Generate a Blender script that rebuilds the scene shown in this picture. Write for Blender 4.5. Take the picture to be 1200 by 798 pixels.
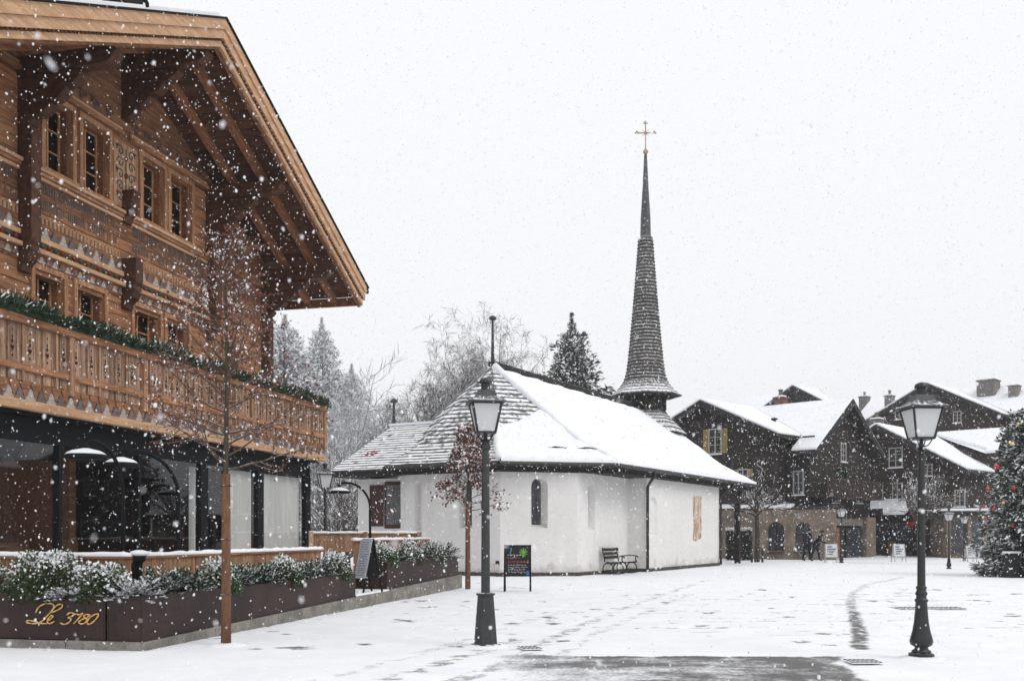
import bpy, math, random
import numpy as np
from mathutils import Vector, Matrix, geometry

for _o in list(bpy.data.objects):
    bpy.data.objects.remove(_o, do_unlink=True)
scene = bpy.context.scene
COL = scene.collection
R = math.radians

# ------------------------------------------------------------------ camera
EYE, F, CX, HZ = 1.45, 1150.0, 600.0, 625.0     # eye height; focal length, centre column and horizon row in photo pixels
cam_d = bpy.data.cameras.new('camera')
cam_d.sensor_fit = 'HORIZONTAL'
cam_d.sensor_width = 36.0
cam_d.lens = 36.0 * F / 1200.0
cam_d.shift_y = (HZ - 399.0) / 1200.0
cam_d.clip_start = 0.1
cam_d.clip_end = 2000
cam = bpy.data.objects.new('camera', cam_d)
COL.objects.link(cam)
cam.location = (0, 0, EYE)
cam.rotation_euler = (R(90), 0, 0)
scene.camera = cam
cam_d.dof.use_dof = True
cam_d.dof.focus_distance = 24.0
cam_d.dof.aperture_fstop = 2.8

# ------------------------------------------------------------------ sky, sun, exposure
SUN_EL, SUN_AZ = R(48), R(125)                   # soft light from over the photographer's shoulder
world = bpy.data.worlds.new('World')
scene.world = world
world.use_nodes = True
wn, wl = world.node_tree.nodes, world.node_tree.links
wn.clear()
w_out = wn.new('ShaderNodeOutputWorld')
w_bg = wn.new('ShaderNodeBackground')
w_sky = wn.new('ShaderNodeTexSky')
w_sky.sky_type = 'NISHITA'
w_sky.sun_disc = False
w_sky.sun_elevation = SUN_EL
w_sky.sun_rotation = SUN_AZ
w_sky.dust_density = 5.0
w_mix = wn.new('ShaderNodeMix')
w_mix.data_type = 'RGBA'
w_mix.inputs['Factor'].default_value = 0.94       # closed snow cloud over the clear sky
wl.new(w_sky.outputs[0], w_mix.inputs['A'])
w_mix.inputs['B'].default_value = (10.35, 10.45, 10.65, 1)
wl.new(w_mix.outputs['Result'], w_bg.inputs['Color'])
w_bg.inputs['Strength'].default_value = 0.1
wl.new(w_bg.outputs[0], w_out.inputs[0])
sun_d = bpy.data.lights.new('sun', 'SUN')
sun_d.energy = 1.1
sun_d.angle = R(25)
sun_d.color = (1.0, 0.97, 0.93)
sun = bpy.data.objects.new('sun', sun_d)
COL.objects.link(sun)
_sd = Vector((math.sin(SUN_AZ) * math.cos(SUN_EL), math.cos(SUN_AZ) * math.cos(SUN_EL), math.sin(SUN_EL)))
sun.rotation_euler = _sd.to_track_quat('Z', 'Y').to_euler()
scene.view_settings.view_transform = 'Standard'
scene.view_settings.look = 'None'
scene.view_settings.exposure = 0.0
scene.view_settings.gamma = 1.0
scene.view_settings.use_curve_mapping = False
scene.render.engine = 'CYCLES'
cy = scene.cycles
cy.use_denoising = True
cy.max_bounces = 7
cy.transparent_max_bounces = 24
cy.volume_bounces = 0
cy.caustics_reflective = False
cy.caustics_refractive = False

# ------------------------------------------------------------------ helpers
def at(px, D, z=0.0):
    return Vector(((px - CX) / F * D, D, z))

def hit(px, py, p0, n):
    """the point of a plane in the place that shows at a photo pixel"""
    d = Vector(((px - CX) / F, 1.0, (HZ - py) / F))
    o = Vector((0, 0, EYE))
    t = (Vector(p0) - o).dot(Vector(n)) / d.dot(Vector(n))
    return o + d * t

def link(o, parent=None):
    COL.objects.link(o)
    if parent is not None:
        o.parent = parent
    return o

def tag(o, label=None, cat=None, group=None, kind=None):
    if label: o['label'] = label
    if cat: o['category'] = cat
    if group: o['group'] = group
    if kind: o['kind'] = kind
    return o

def thing(name, label, cat, loc=(0, 0, 0), rz=0.0, group=None):
    o = bpy.data.objects.new(name, None)
    o.empty_display_size = 0.2
    link(o)
    o.location = loc
    o.rotation_euler = (0, 0, rz)
    return tag(o, label, cat, group)

def dup(o, parent=None):
    c = o.copy()
    link(c, parent)
    for ch in list(o.children):
        dup(ch, c)
    return c

def inst(name, mesh, parent=None, loc=(0, 0, 0), rz=0.0, scale=None):
    o = bpy.data.objects.new(name, mesh)
    link(o, parent)
    o.location = loc
    o.rotation_euler = (0, 0, rz)
    if scale: o.scale = scale
    return o

class MB:
    def __init__(self):
        self.v, self.f = [], []
    def add(self, vs, fs):
        n = len(self.v)
        self.v += [tuple(p) for p in vs]
        self.f += [tuple(i + n for i in q) for q in fs]
        return self
    def box(self, x0, x1, y0, y1, z0, z1):
        return self.add([(x0, y0, z0), (x1, y0, z0), (x1, y1, z0), (x0, y1, z0), (x0, y0, z1), (x1, y0, z1), (x1, y1, z1), (x0, y1, z1)],
                        [(3, 2, 1, 0), (4, 5, 6, 7), (0, 1, 5, 4), (1, 2, 6, 5), (2, 3, 7, 6), (3, 0, 4, 7)])
    def beam(self, p, q, w, h, up=(0, 0, 1)):
        p, q = Vector(p), Vector(q)
        d = (q - p).normalized()
        s = d.cross(Vector(up))
        if s.length < 1e-5: s = d.cross(Vector((1, 0, 0)))
        s.normalize()
        u = s.cross(d)
        vs = []
        for c in (p, q):
            for a, b in ((-1, -1), (1, -1), (1, 1), (-1, 1)):
                vs.append(c + s * (a * w / 2) + u * (b * h / 2))
        return self.add(vs, [(0, 1, 2, 3), (7, 6, 5, 4), (0, 4, 5, 1), (1, 5, 6, 2), (2, 6, 7, 3), (3, 7, 4, 0)])
    def extr(self, pts, vec):
        """a flat outline pushed along a vector"""
        n = len(pts)
        vec = Vector(vec)
        a = [Vector(p) for p in pts]
        return self.add(a + [p + vec for p in a], [tuple(range(n))[::-1], tuple(range(n, 2 * n))] + [(i, (i + 1) % n, n + (i + 1) % n, n + i) for i in range(n)])
    def tube(self, pts, rad, n=6, caps=True):
        pts = [Vector(p) for p in pts]
        if not isinstance(rad, (list, tuple)): rad = [rad] * len(pts)
        vs, fs = [], []
        prev = None
        for i, p in enumerate(pts):
            d = (pts[min(i + 1, len(pts) - 1)] - pts[max(i - 1, 0)])
            if d.length < 1e-9: d = Vector((0, 0, 1))
            d.normalize()
            if prev is None:
                s = d.cross(Vector((0, 0, 1)) if abs(d.z) < .9 else Vector((1, 0, 0)))
            else:
                s = prev - d * prev.dot(d)
            s.normalize()
            prev = s
            t = d.cross(s)
            for k in range(n):
                a = 2 * math.pi * k / n
                vs.append(p + (s * math.cos(a) + t * math.sin(a)) * rad[i])
        for i in range(len(pts) - 1):
            for k in range(n):
                a, b = i * n + k, i * n + (k + 1) % n
                fs.append((a, b, b + n, a + n))
        if caps:
            fs.append(tuple(range(n))[::-1])
            fs.append(tuple(range((len(pts) - 1) * n, len(pts) * n)))
        return self.add(vs, fs)
    def lathe(self, prof, n=16, c=(0, 0, 0), rot=0.0):
        vs, fs = [], []
        for r, z in prof:
            for k in range(n):
                a = 2 * math.pi * k / n + rot
                vs.append((c[0] + r * math.cos(a), c[1] + r * math.sin(a), c[2] + z))
        for i in range(len(prof) - 1):
            for k in range(n):
                a, b = i * n + k, i * n + (k + 1) % n
                fs.append((a, b, b + n, a + n))
        fs.append(tuple(range(n))[::-1])
        fs.append(tuple(range((len(prof) - 1) * n, len(prof) * n)))
        return self.add(vs, fs)
    def ball(self, c, r, n=10, sq=(1, 1, 1)):
        k = max(4, n // 2)
        prof = [(max(1e-4, math.sin(math.pi * i / k)), -math.cos(math.pi * i / k)) for i in range(k + 1)]
        vs, fs = [], []
        for a, z in prof:
            for j in range(n):
                t = 2 * math.pi * j / n
                vs.append((c[0] + r * a * math.cos(t) * sq[0], c[1] + r * a * math.sin(t) * sq[1], c[2] + r * z * sq[2]))
        for i in range(k):
            for j in range(n):
                p, q = i * n + j, i * n + (j + 1) % n
                fs.append((p, q, q + n, p + n))
        return self.add(vs, fs)
    def quad(self, *ps):
        return self.add(ps, [tuple(range(len(ps)))])
    def mesh(self, name, m=None, smooth=False):
        me = bpy.data.meshes.new(name)
        me.from_pydata(self.v, [], self.f)
        if m is not None: me.materials.append(m)
        if smooth: me.polygons.foreach_set('use_smooth', [True] * len(me.polygons))
        me.update()
        return me
    def build(self, name, m, parent=None, smooth=False, bevel=0.0):
        o = bpy.data.objects.new(name, self.mesh(name, m, smooth))
        link(o, parent)
        if bevel:
            b = o.modifiers.new('edge', 'BEVEL')
            b.width = bevel
            b.segments = 1
            b.limit_method = 'ANGLE'
        return o

def curve_pts(ps, k=6):
    """a smooth line through the points"""
    ps = [Vector(p) for p in ps]
    out = []
    for i in range(len(ps) - 1):
        p0, p1, p2, p3 = ps[max(i - 1, 0)], ps[i], ps[i + 1], ps[min(i + 2, len(ps) - 1)]
        for j in range(k):
            t = j / k
            out.append(0.5 * ((2 * p1) + (p2 - p0) * t + (2 * p0 - 5 * p1 + 4 * p2 - p3) * t * t + (3 * p1 - p0 - 3 * p2 + p3) * t ** 3))
    out.append(ps[-1])
    return out

# ------------------------------------------------------------------ materials
SNOW = (0.86, 0.875, 0.90)
def nodes(name):
    m = bpy.data.materials.new(name)
    m.use_nodes = True
    nt = m.node_tree
    b = nt.nodes['Principled BSDF']
    return m, nt, b

def mix_col(nt, fac, a, b, blend='MIX'):
    n = nt.nodes.new('ShaderNodeMix')
    n.data_type = 'RGBA'
    n.blend_type = blend
    for sock, val in (('Factor', fac), ('A', a), ('B', b)):
        if hasattr(val, 'is_linked') or hasattr(val, 'links'):
            nt.links.new(val, n.inputs[sock])
        elif sock == 'Factor':
            n.inputs['Factor'].default_value = val
        else:
            n.inputs[sock].default_value = (*val[:3], 1)
    return n.outputs['Result']

def noise(nt, scale, detail=4, stretch=(1, 1, 1), rough=.55, coord='Object'):
    tc = nt.nodes.new('ShaderNodeTexCoord')
    mp = nt.nodes.new('ShaderNodeMapping')
    mp.inputs['Scale'].default_value = stretch
    nt.links.new(tc.outputs[coord], mp.inputs['Vector'])
    n = nt.nodes.new('ShaderNodeTexNoise')
    n.inputs['Scale'].default_value = scale
    n.inputs['Detail'].default_value = detail
    n.inputs['Roughness'].default_value = rough
    nt.links.new(mp.outputs[0], n.inputs['Vector'])
    return n.outputs['Fac']

def ramp(nt, fac, lo, hi):
    r = nt.nodes.new('ShaderNodeMapRange')
    r.interpolation_type = 'SMOOTHSTEP'
    nt.links.new(fac, r.inputs['Value'])
    r.inputs['From Min'].default_value = lo
    r.inputs['From Max'].default_value = hi
    return r.outputs['Result']

def mathn(nt, op, a, b=0.0):
    n = nt.nodes.new('ShaderNodeMath')
    n.operation = op
    for i, x in enumerate((a, b)):
        if hasattr(x, 'links'): nt.links.new(x, n.inputs[i])
        else: n.inputs[i].default_value = x
    return n.outputs[0]

def mat(name, c1, c2=None, ns=6, stretch=(1, 1, 1), rough=.75, bump=.25, rand=.12, metal=0.0, spec=.35, snow=None, snow_ns=9, attr=False, lo=.35, hi=.65, fine=0.0, snow_soft=.16):
    m, nt, b = nodes(name)
    c2 = c2 or tuple(x * .75 for x in c1)
    nz = noise(nt, ns, 5, stretch)
    col = mix_col(nt, ramp(nt, nz, lo, hi), c1, c2)
    if fine:
        nf = noise(nt, ns * 9, 3, stretch)
        col = mix_col(nt, ramp(nt, nf, .5, .72), col, tuple(x * fine for x in c2))
    if rand:
        oi = nt.nodes.new('ShaderNodeObjectInfo')
        v = mathn(nt, 'MULTIPLY_ADD', oi.outputs['Random'], 2 * rand)
        v.node.inputs[2].default_value = 1 - rand
        hs = nt.nodes.new('ShaderNodeHueSaturation')
        nt.links.new(v, hs.inputs['Value'])
        nt.links.new(col, hs.inputs['Color'])
        col = hs.outputs[0]
    if snow is not None:
        g = nt.nodes.new('ShaderNodeNewGeometry')
        sp = nt.nodes.new('ShaderNodeSeparateXYZ')
        nt.links.new(g.outputs['Normal'], sp.inputs[0])
        sn = noise(nt, snow_ns, 4)
        k = mathn(nt, 'ADD', sp.outputs['Z'], mathn(nt, 'MULTIPLY', mathn(nt, 'SUBTRACT', sn, .5), 1.1))
        col = mix_col(nt, ramp(nt, k, snow, snow + snow_soft), col, SNOW)
    if attr:
        at_ = nt.nodes.new('ShaderNodeAttribute')
        at_.attribute_name = 'snow'
        col = mix_col(nt, at_.outputs['Fac'], col, SNOW)
    nt.links.new(col, b.inputs['Base Color'])
    b.inputs['Roughness'].default_value = rough
    b.inputs['Metallic'].default_value = metal
    b.inputs['Specular IOR Level'].default_value = spec
    if bump:
        bp = nt.nodes.new('ShaderNodeBump')
        bp.inputs['Strength'].default_value = bump
        bp.inputs['Distance'].default_value = .02
        nt.links.new(noise(nt, ns * 3, 4, stretch), bp.inputs['Height'])
        nt.links.new(bp.outputs[0], b.inputs['Normal'])
    return m

def glass(name, tint, rough=.02, alpha=.35):
    """a pane: partly seen through, the rest a sharp reflection"""
    m, nt, b = nodes(name)
    nt.nodes.remove(b)
    out = nt.nodes['Material Output']
    tr = nt.nodes.new('ShaderNodeBsdfTransparent')
    tr.inputs[0].default_value = (*tint, 1)
    gl = nt.nodes.new('ShaderNodeBsdfGlossy')
    gl.inputs['Roughness'].default_value = rough
    gl.inputs['Color'].default_value = (.95, .97, 1, 1)
    fr = nt.nodes.new('ShaderNodeFresnel')
    fr.inputs['IOR'].default_value = 1.55
    mx = nt.nodes.new('ShaderNodeMixShader')
    gm = nt.nodes.new('ShaderNodeNewGeometry')
    nt.links.new(mathn(nt, 'MULTIPLY', mathn(nt, 'ADD', fr.outputs[0], alpha), mathn(nt, 'SUBTRACT', 1.0, gm.outputs['Backfacing'])), mx.inputs[0])
    nt.links.new(tr.outputs[0], mx.inputs[1])
    nt.links.new(gl.outputs[0], mx.inputs[2])
    nt.links.new(mx.outputs[0], out.inputs[0])
    return m

M = {}
gx, gz = (1, 9, 9), (9, 9, 1)
M['larch_x'] = mat('larch boards lying', (.43, .205, .098), (.23, .102, .046), 2.0, (1, 10, 10), .75, .4, .18, fine=.5)
M['larch_z'] = mat('larch boards standing', (.42, .245, .145), (.24, .125, .070), 1.8, (10, 10, 1), .72, .3, .2, fine=.6)
M['larch_y'] = mat('larch boards across', (.40, .205, .10), (.28, .13, .062), 2.2, (10, 1, 10), .72, .3, .16, fine=.6)
M['fascia'] = mat('pale larch fascia', (.58, .36, .21), (.42, .24, .13), 1.6, (1, 10, 10), .7, .25, .08, fine=.7)
M['old_x'] = mat('weathered larch', (.29, .135, .064), (.145, .064, .031), 2.0, (1, 9, 9), .8, .5, .22, fine=.42)
M['old_z'] = mat('weathered larch upright', (.43, .275, .185), (.175, .098, .062), 1.6, (7, 7, .8), .8, .5, .34, fine=.4)
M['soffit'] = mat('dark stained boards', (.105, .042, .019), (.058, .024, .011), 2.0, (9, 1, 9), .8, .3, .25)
M['rafter'] = mat('brown stained rafters', (.27, .115, .050), (.16, .066, .030), 2.0, (1, 9, 9), .75, .3, .12)
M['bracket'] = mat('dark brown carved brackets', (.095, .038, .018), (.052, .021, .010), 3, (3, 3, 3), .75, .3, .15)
M['casing'] = mat('brown larch casings', (.43, .225, .115), (.28, .135, .066), 2.0, (8, 8, 1), .75, .3, .12, fine=.6)
M['tulip_white'] = mat('grey white paint on wood', (.40, .36, .33), (.27, .235, .21), 14, rough=.8, rand=.08)
M['tulip_mauve'] = mat('faded mauve paint on wood', (.16, .12, .12), (.11, .085, .085), 14, rough=.8, rand=.12)
M['paint_dark'] = mat('faded slate paint on wood', (.085, .07, .07), (.14, .09, .065), 10, rough=.85, rand=0)
M['paint_green'] = mat('green paint on wood', (.03, .10, .065), (.02, .06, .05), 12, rough=.7, rand=.1)
M['paint_red'] = mat('red paint on wood', (.20, .03, .022), (.12, .02, .02), 12, rough=.7, rand=.1)
M['hole'] = mat('dark hollow', (.03, .016, .01), rough=.9, bump=0, rand=0)
M['black'] = mat('black powder coated metal', (.012, .0125, .014), (.008, .009, .010), 20, rough=.6, bump=.05, rand=.05, spec=.08)
M['iron'] = mat('grey black cast iron', (.034, .035, .037), (.022, .023, .025), 14, rough=.5, bump=.25, rand=.05, spec=.5, snow=.93, snow_ns=20)
M['iron_dark'] = mat('black cast iron', (.017, .018, .019), (.011, .012, .012), 18, rough=.42, bump=.2, rand=.05, spec=.5, snow=.97, snow_ns=20)
M['lantern_roof'] = mat('dark grey lantern roof', (.075, .077, .08), (.05, .05, .052), 12, rough=.5, bump=.15, rand=.04, snow=.72, snow_ns=22, snow_soft=.4)
M['snow'] = mat('fresh snow', SNOW, (.80, .82, .86), 2.5, rough=.8, bump=.35, rand=0, spec=.15)
M['planter'] = mat('brown weathered steel', (.046, .026, .022), (.028, .016, .014), 1.3, rough=.55, bump=.12, rand=.06, spec=.25, fine=.8)
M['concrete'] = mat('wet grey concrete', (.27, .25, .22), (.16, .15, .135), 3, rough=.85, bump=.4, rand=.04, fine=.7)
M['gold'] = mat('gold coated letters', (.85, .52, .18), (.75, .45, .16), 20, rough=.35, bump=0, rand=0, metal=.6)
M['plaster'] = mat('white lime plaster', (.77, .76, .745), (.71, .70, .685), .7, rough=.92, bump=.18, rand=0, spec=.1, fine=.97, lo=.3, hi=.75)
M['plinth'] = mat('dark damp plinth', (.08, .07, .062), (.05, .045, .042), 5, rough=.9)
M['shingle'] = mat('snowy grey shingles', (.115, .109, .104), (.062, .059, .057), 6, rough=.85, bump=.4, rand=.3, snow=.60, snow_ns=4.5, snow_soft=.3)
M['shingle_spire'] = mat('dark spire shingles', (.105, .098, .090), (.055, .051, .048), 6, (4, 4, 1), .85, .4, .3, snow=.50, snow_ns=11.0, snow_soft=.4)
M['spire_metal'] = mat('dark lead spire tip', (.085, .085, .088), (.05, .05, .052), 5, rough=.55, rand=.02, snow=.38, snow_ns=9, snow_soft=.4)
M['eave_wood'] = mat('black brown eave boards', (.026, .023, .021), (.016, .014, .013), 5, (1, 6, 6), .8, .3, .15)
M['shutter'] = mat('dark red brown shutters', (.07, .024, .018), (.045, .016, .013), 4, (6, 6, 1), .7, .3, .1)
M['mural'] = mat('brown ochre wall painting', (.38, .23, .13), (.62, .52, .42), 6, (1, 1, .4), .9, .2, 0, lo=.42, hi=.58, fine=.5)
M['old_gold'] = mat('old gilt metal', (.42, .31, .17), (.30, .22, .13), 8, rough=.5, metal=.5, rand=0)
M['pipe'] = mat('dark brown downpipe', (.022, .019, .018), (.015, .013, .012), 9, rough=.5, rand=0, spec=.5)
M['dark_timber'] = mat('near black old timber', (.034, .026, .022), (.016, .013, .011), 3, (1, 1, 8), .85, .4, .2)
M['brown_timber'] = mat('brown black old timber', (.052, .034, .026), (.026, .018, .014), 3, (1, 1, 8), .85, .4, .2)
M['house_stone'] = mat('beige plaster and stone', (.27, .215, .165), (.17, .135, .105), 2.0, rough=.9, bump=.4, rand=.08, fine=.8)
M['brick'] = mat('red brown brick', (.19, .095, .07), (.13, .07, .055), 9, rough=.9, snow=.8)
M['chimney_grey'] = mat('grey rendered chimney', (.20, .185, .17), (.14, .13, .12), 6, rough=.9, snow=.85)
M['window_white'] = mat('white window paint', (.42, .42, .41), (.32, .32, .31), 8, rough=.6, rand=.05)
M['yellow_shutter'] = mat('ochre yellow shutters', (.30, .215, .07), (.22, .155, .05), 6, (4, 4, 1), .75, rand=.1)
M['bark'] = mat('grey brown bark', (.085, .070, .055), (.05, .042, .035), 9, (3, 3, 1), .9, .5, .1, snow=.66, snow_ns=14)
M['bark_green'] = mat('mossy bark', (.075, .068, .038), (.045, .04, .026), 9, (3, 3, 1), .9, .5, .1, snow=.62, snow_ns=14)
M['bark_far'] = mat('frosted bark', (.105, .098, .092), (.075, .070, .066), 4, rough=.95, bump=0, rand=.15, snow=.42, snow_ns=3)
M['bark_frost'] = mat('hoar frosted bark', (.36, .365, .37), (.28, .285, .29), 4, rough=.95, bump=0, rand=.1, snow=.25, snow_ns=3)
M['twig'] = mat('grey brown fine twigs', (.098, .080, .068), (.068, .055, .047), 3, rough=.95, bump=0, rand=.1, attr=True)
M['bark_twig'] = mat('red brown twigs', (.115, .068, .046), (.07, .043, .032), 9, (3, 3, 1), .9, .3, .1, snow=.80, snow_ns=16)
M['wrap'] = mat('brown trunk wrap', (.21, .105, .055), (.13, .065, .036), 6, (5, 5, 1), .85, .5, .1, fine=.6)
M['leaf_brown'] = mat('dry red brown leaves', (.17, .058, .034), (.11, .042, .028), 4, rough=.8, bump=0, rand=0, attr=True)
M['box_leaf'] = mat('boxwood leaves', (.058, .092, .030), (.030, .056, .020), 8, rough=.6, bump=0, rand=.2, attr=True)
M['fir_leaf'] = mat('fir needles', (.034, .066, .032), (.018, .042, .022), 8, rough=.65, bump=0, rand=.12, attr=True)
M['spruce'] = mat('spruce needles', (.052, .078, .050), (.032, .052, .037), 3, rough=.8, bump=0, rand=.15, attr=True)
M['spruce_far'] = mat('frosted spruce needles with haze tint', (.32, .335, .34), (.24, .255, .26), 2, rough=.9, bump=0, rand=.12, attr=True)  # frost, plus distance haze painted in as a paler needle colour
M['hedge_leaf'] = mat('dark hedge leaves', (.035, .05, .03), (.02, .03, .02), 6, rough=.8, bump=0, rand=0, attr=True)
M['chalk'] = mat('black chalkboard', (.012, .013, .015), (.02, .02, .022), 9, rough=.7, bump=.05, rand=0)
M['chalk_pale'] = mat('grey blue menu sheet', (.50, .53, .58), (.38, .41, .46), 22, rough=.7, bump=0, rand=0)
for k, c in (('ink_green', (.22, .55, .10)), ('ink_red', (.42, .10, .10)), ('ink_white', (.75, .75, .75)), ('ink_blue', (.05, .14, .42)), ('ink_cyan', (.15, .35, .45)), ('ink_dark', (.05, .06, .09))):
    M[k] = mat(k.replace('_', ' ') + ' marks', c, rough=.8, bump=0, rand=0)
M['board_white'] = mat('white sign board', (.68, .70, .72), (.58, .61, .65), 9, rough=.6, bump=0, rand=.03)
M['teal'] = mat('teal shop sign', (.02, .16, .13), (.015, .11, .10), 9, rough=.5, bump=0, rand=0)
M['red_sign'] = mat('red shop sign', (.45, .04, .03), rough=.5, bump=0, rand=0)
M['bauble'] = mat('glossy red bauble', (.45, .012, .02), (.40, .01, .018), 5, rough=.15, bump=0, rand=.1, spec=.6)
M['bauble_gold'] = mat('warm gold bauble', (.72, .52, .22), (.65, .45, .2), 5, rough=.25, bump=0, rand=.1, metal=.7)
M['curtain'] = mat('pale grey curtain', (.62, .60, .58), (.55, .535, .52), 3, (9, 9, .3), .9, .3, .05)
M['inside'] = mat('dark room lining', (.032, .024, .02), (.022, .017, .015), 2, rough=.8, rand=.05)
M['skin'] = mat('skin', (.42, .25, .18), (.38, .22, .16), 9, rough=.6, bump=0, rand=0)
M['coat_navy'] = mat('dark navy coat', (.012, .016, .030), (.008, .011, .02), 8, rough=.9, rand=0, snow=.9)
M['coat_black'] = mat('black winter coat', (.012, .012, .014), (.008, .008, .009), 8, rough=.9, rand=0, snow=.9)
M['trousers'] = mat('dark trousers', (.014, .014, .016), (.01, .01, .012), 8, rough=.9, rand=0)
M['jeans'] = mat('dark blue jeans', (.02, .026, .045), (.015, .02, .035), 8, rough=.9, rand=0)
M['hair'] = mat('dark hair', (.02, .014, .01), rough=.7, rand=0)
M['bench_wood'] = mat('dark bench slats', (.035, .028, .024), (.022, .018, .016), 4, (1, 6, 6), .8, rand=.1, snow=.7)
M['pane'] = glass('window pane', (.55, .58, .60), .02, .02)
M['pane_shop'] = glass('shop front pane', (.97, .98, .98), .015, .0)
M['pane_far'] = mat('dark far window glass', (.03, .036, .042), (.075, .085, .10), 1.5, rough=.12, bump=0, rand=.3, spec=.6)
m_, nt_, b_ = nodes('frosted lantern glass')
b_.inputs['Base Color'].default_value = (.88, .89, .90, 1)
b_.inputs['Roughness'].default_value = .35
b_.inputs['Transmission Weight'].default_value = .35
b_.inputs['IOR'].default_value = 1.05
M['lantern_glass'] = m_
m_, nt_, b_ = nodes('falling snow')
b_.inputs['Base Color'].default_value = (.93, .94, .96, 1)
b_.inputs['Roughness'].default_value = .9
b_.inputs['Specular IOR Level'].default_value = .1
_o = nt_.nodes['Material Output']
_t = nt_.nodes.new('ShaderNodeBsdfTransparent')
_x = nt_.nodes.new('ShaderNodeMixShader')
_x.inputs[0].default_value = .72
nt_.links.new(_t.outputs[0], _x.inputs[1])
nt_.links.new(b_.outputs[0], _x.inputs[2])
nt_.links.new(_x.outputs[0], _o.inputs[0])
M['flake'] = m_

# splash dirt and damp streaks on the chapel plaster
_nt = M['plaster'].node_tree
_b = _nt.nodes['Principled BSDF']
_src = _b.inputs['Base Color'].links[0].from_socket
_tc = _nt.nodes.new('ShaderNodeTexCoord')
_sx = _nt.nodes.new('ShaderNodeSeparateXYZ')
_nt.links.new(_tc.outputs['Object'], _sx.inputs[0])
_low = mathn(_nt, 'ADD', _sx.outputs['Z'], mathn(_nt, 'MULTIPLY', mathn(_nt, 'SUBTRACT', noise(_nt, 2.4, 6), .5), 1.3))
_c = mix_col(_nt, ramp(_nt, _low, .45, .0), _src, (.52, .50, .47))
_c = mix_col(_nt, mathn(_nt, 'MULTIPLY', ramp(_nt, noise(_nt, 1.5, 5, (2.2, 2.2, .22)), .56, .74), .22), _c, (.50, .485, .46))
_nt.links.new(_c, _b.inputs['Base Color'])

# ------------------------------------------------------------------ foliage helpers
def unit(a):
    return a / np.maximum(np.linalg.norm(a, axis=1, keepdims=True), 1e-9)

def leaf_mesh(name, m, P, D, S, L, W, snow):
    """one small pointed face per leaf; 'snow' says which ones carry snow"""
    n = len(P)
    D, S = unit(D), unit(S)
    L, W = np.broadcast_to(L, (n,))[:, None], np.broadcast_to(W, (n,))[:, None]
    V = np.stack([P, P + D * L * .45 + S * W, P + D * L, P + D * L * .45 - S * W], 1).reshape(-1, 3)
    me = bpy.data.meshes.new(name)
    me.vertices.add(n * 4)
    me.vertices.foreach_set('co', V.astype(np.float32).ravel())
    me.loops.add(n * 4)
    me.loops.foreach_set('vertex_index', np.arange(n * 4, dtype=np.int32))
    me.polygons.add(n)
    me.polygons.foreach_set('loop_start', np.arange(0, n * 4, 4, dtype=np.int32))
    me.polygons.foreach_set('loop_total', np.full(n, 4, np.int32))
    at_ = me.attributes.new('snow', 'FLOAT', 'FACE')
    at_.data.foreach_set('value', np.asarray(snow, np.float32))
    me.materials.append(m)
    me.update(calc_edges=True)
    return me

def side_of(D, rng):
    return np.cross(D, rng.normal(size=D.shape))

def grow(rng, out, p, d, L, r, lvl, top, kids=(0, 7, 5, 3), spread=.9, lift=.12, wig=.16, shrink=.5, start=.25, rmin=.0025):
    """a limb and the limbs it carries"""
    n = max(3, min(9, int(L / .22) + 2))
    pts, rad = [Vector(p)], [r]
    d = Vector(d).normalized()
    for i in range(n):
        d = (d + Vector(rng.normal(size=3)) * wig * .5 + Vector((0, 0, lift * .5))).normalized()
        pts.append(pts[-1] + d * (L / n))
        rad.append(r * (1 - .78 * (i + 1) / n))
    out.append((pts, rad, lvl))
    if lvl < top:
        for k in range(kids[min(lvl, len(kids) - 1)]):
            f = start + (1 - start) * (k + rng.random()) / kids[min(lvl, len(kids) - 1)]
            i = min(int(f * n), n - 1)
            q = pts[i].lerp(pts[i + 1], f * n - i)
            ax = (pts[i + 1] - pts[i]).normalized()
            sd = Vector(rng.normal(size=3))
            sd = (sd - ax * sd.dot(ax)).normalized()
            nd = (ax * (1 - spread * .45) + sd * spread).normalized()
            grow(rng, out, q, nd, L * shrink * (1.15 - .5 * f) * (.75 + .5 * rng.random()), max(rad[i] * .55, rmin), lvl + 1, top, kids, spread, lift, wig, shrink, .15, rmin)

def limbs_mesh(out, name, m, sides=(7, 5, 4, 3, 3)):
    b = MB()
    for pts, rad, lvl in out:
        b.tube(pts, rad, sides[min(lvl, 4)], caps=(lvl == 0))
    return b.mesh(name, m, smooth=True)

def twig_points(out, lvl_min, rng, n):
    src = [(a, b) for pts, _, lvl in out if lvl >= lvl_min for a, b in zip(pts[:-1], pts[1:])]
    idx = rng.integers(0, len(src), n)
    t = rng.random(n)
    P = np.array([src[i][0].lerp(src[i][1], tt) for i, tt in zip(idx, t)])
    D = np.array([(src[i][1] - src[i][0]).normalized() for i in idx])
    return P, D

# ================================================================== the ground
def vnoise(x, y, seed=0):
    rs = np.random.default_rng(seed)
    g = rs.random((256, 256))
    xi, yi = np.floor(x).astype(int), np.floor(y).astype(int)
    fx, fy = x - xi, y - yi
    fx, fy = fx * fx * (3 - 2 * fx), fy * fy * (3 - 2 * fy)
    a, b = g[xi % 256, yi % 256], g[(xi + 1) % 256, yi % 256]
    c, d = g[xi % 256, (yi + 1) % 256], g[(xi + 1) % 256, (yi + 1) % 256]
    return (a * (1 - fx) + b * fx) * (1 - fy) + (c * (1 - fx) + d * fx) * fy

def fbm(x, y, seed=0, o=4):
    s, amp, tot = 0, 1, 0
    for i in range(o):
        s = s + amp * vnoise(x * 2 ** i, y * 2 ** i, seed + i)
        tot += amp
        amp *= .5
    return s / tot

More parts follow.
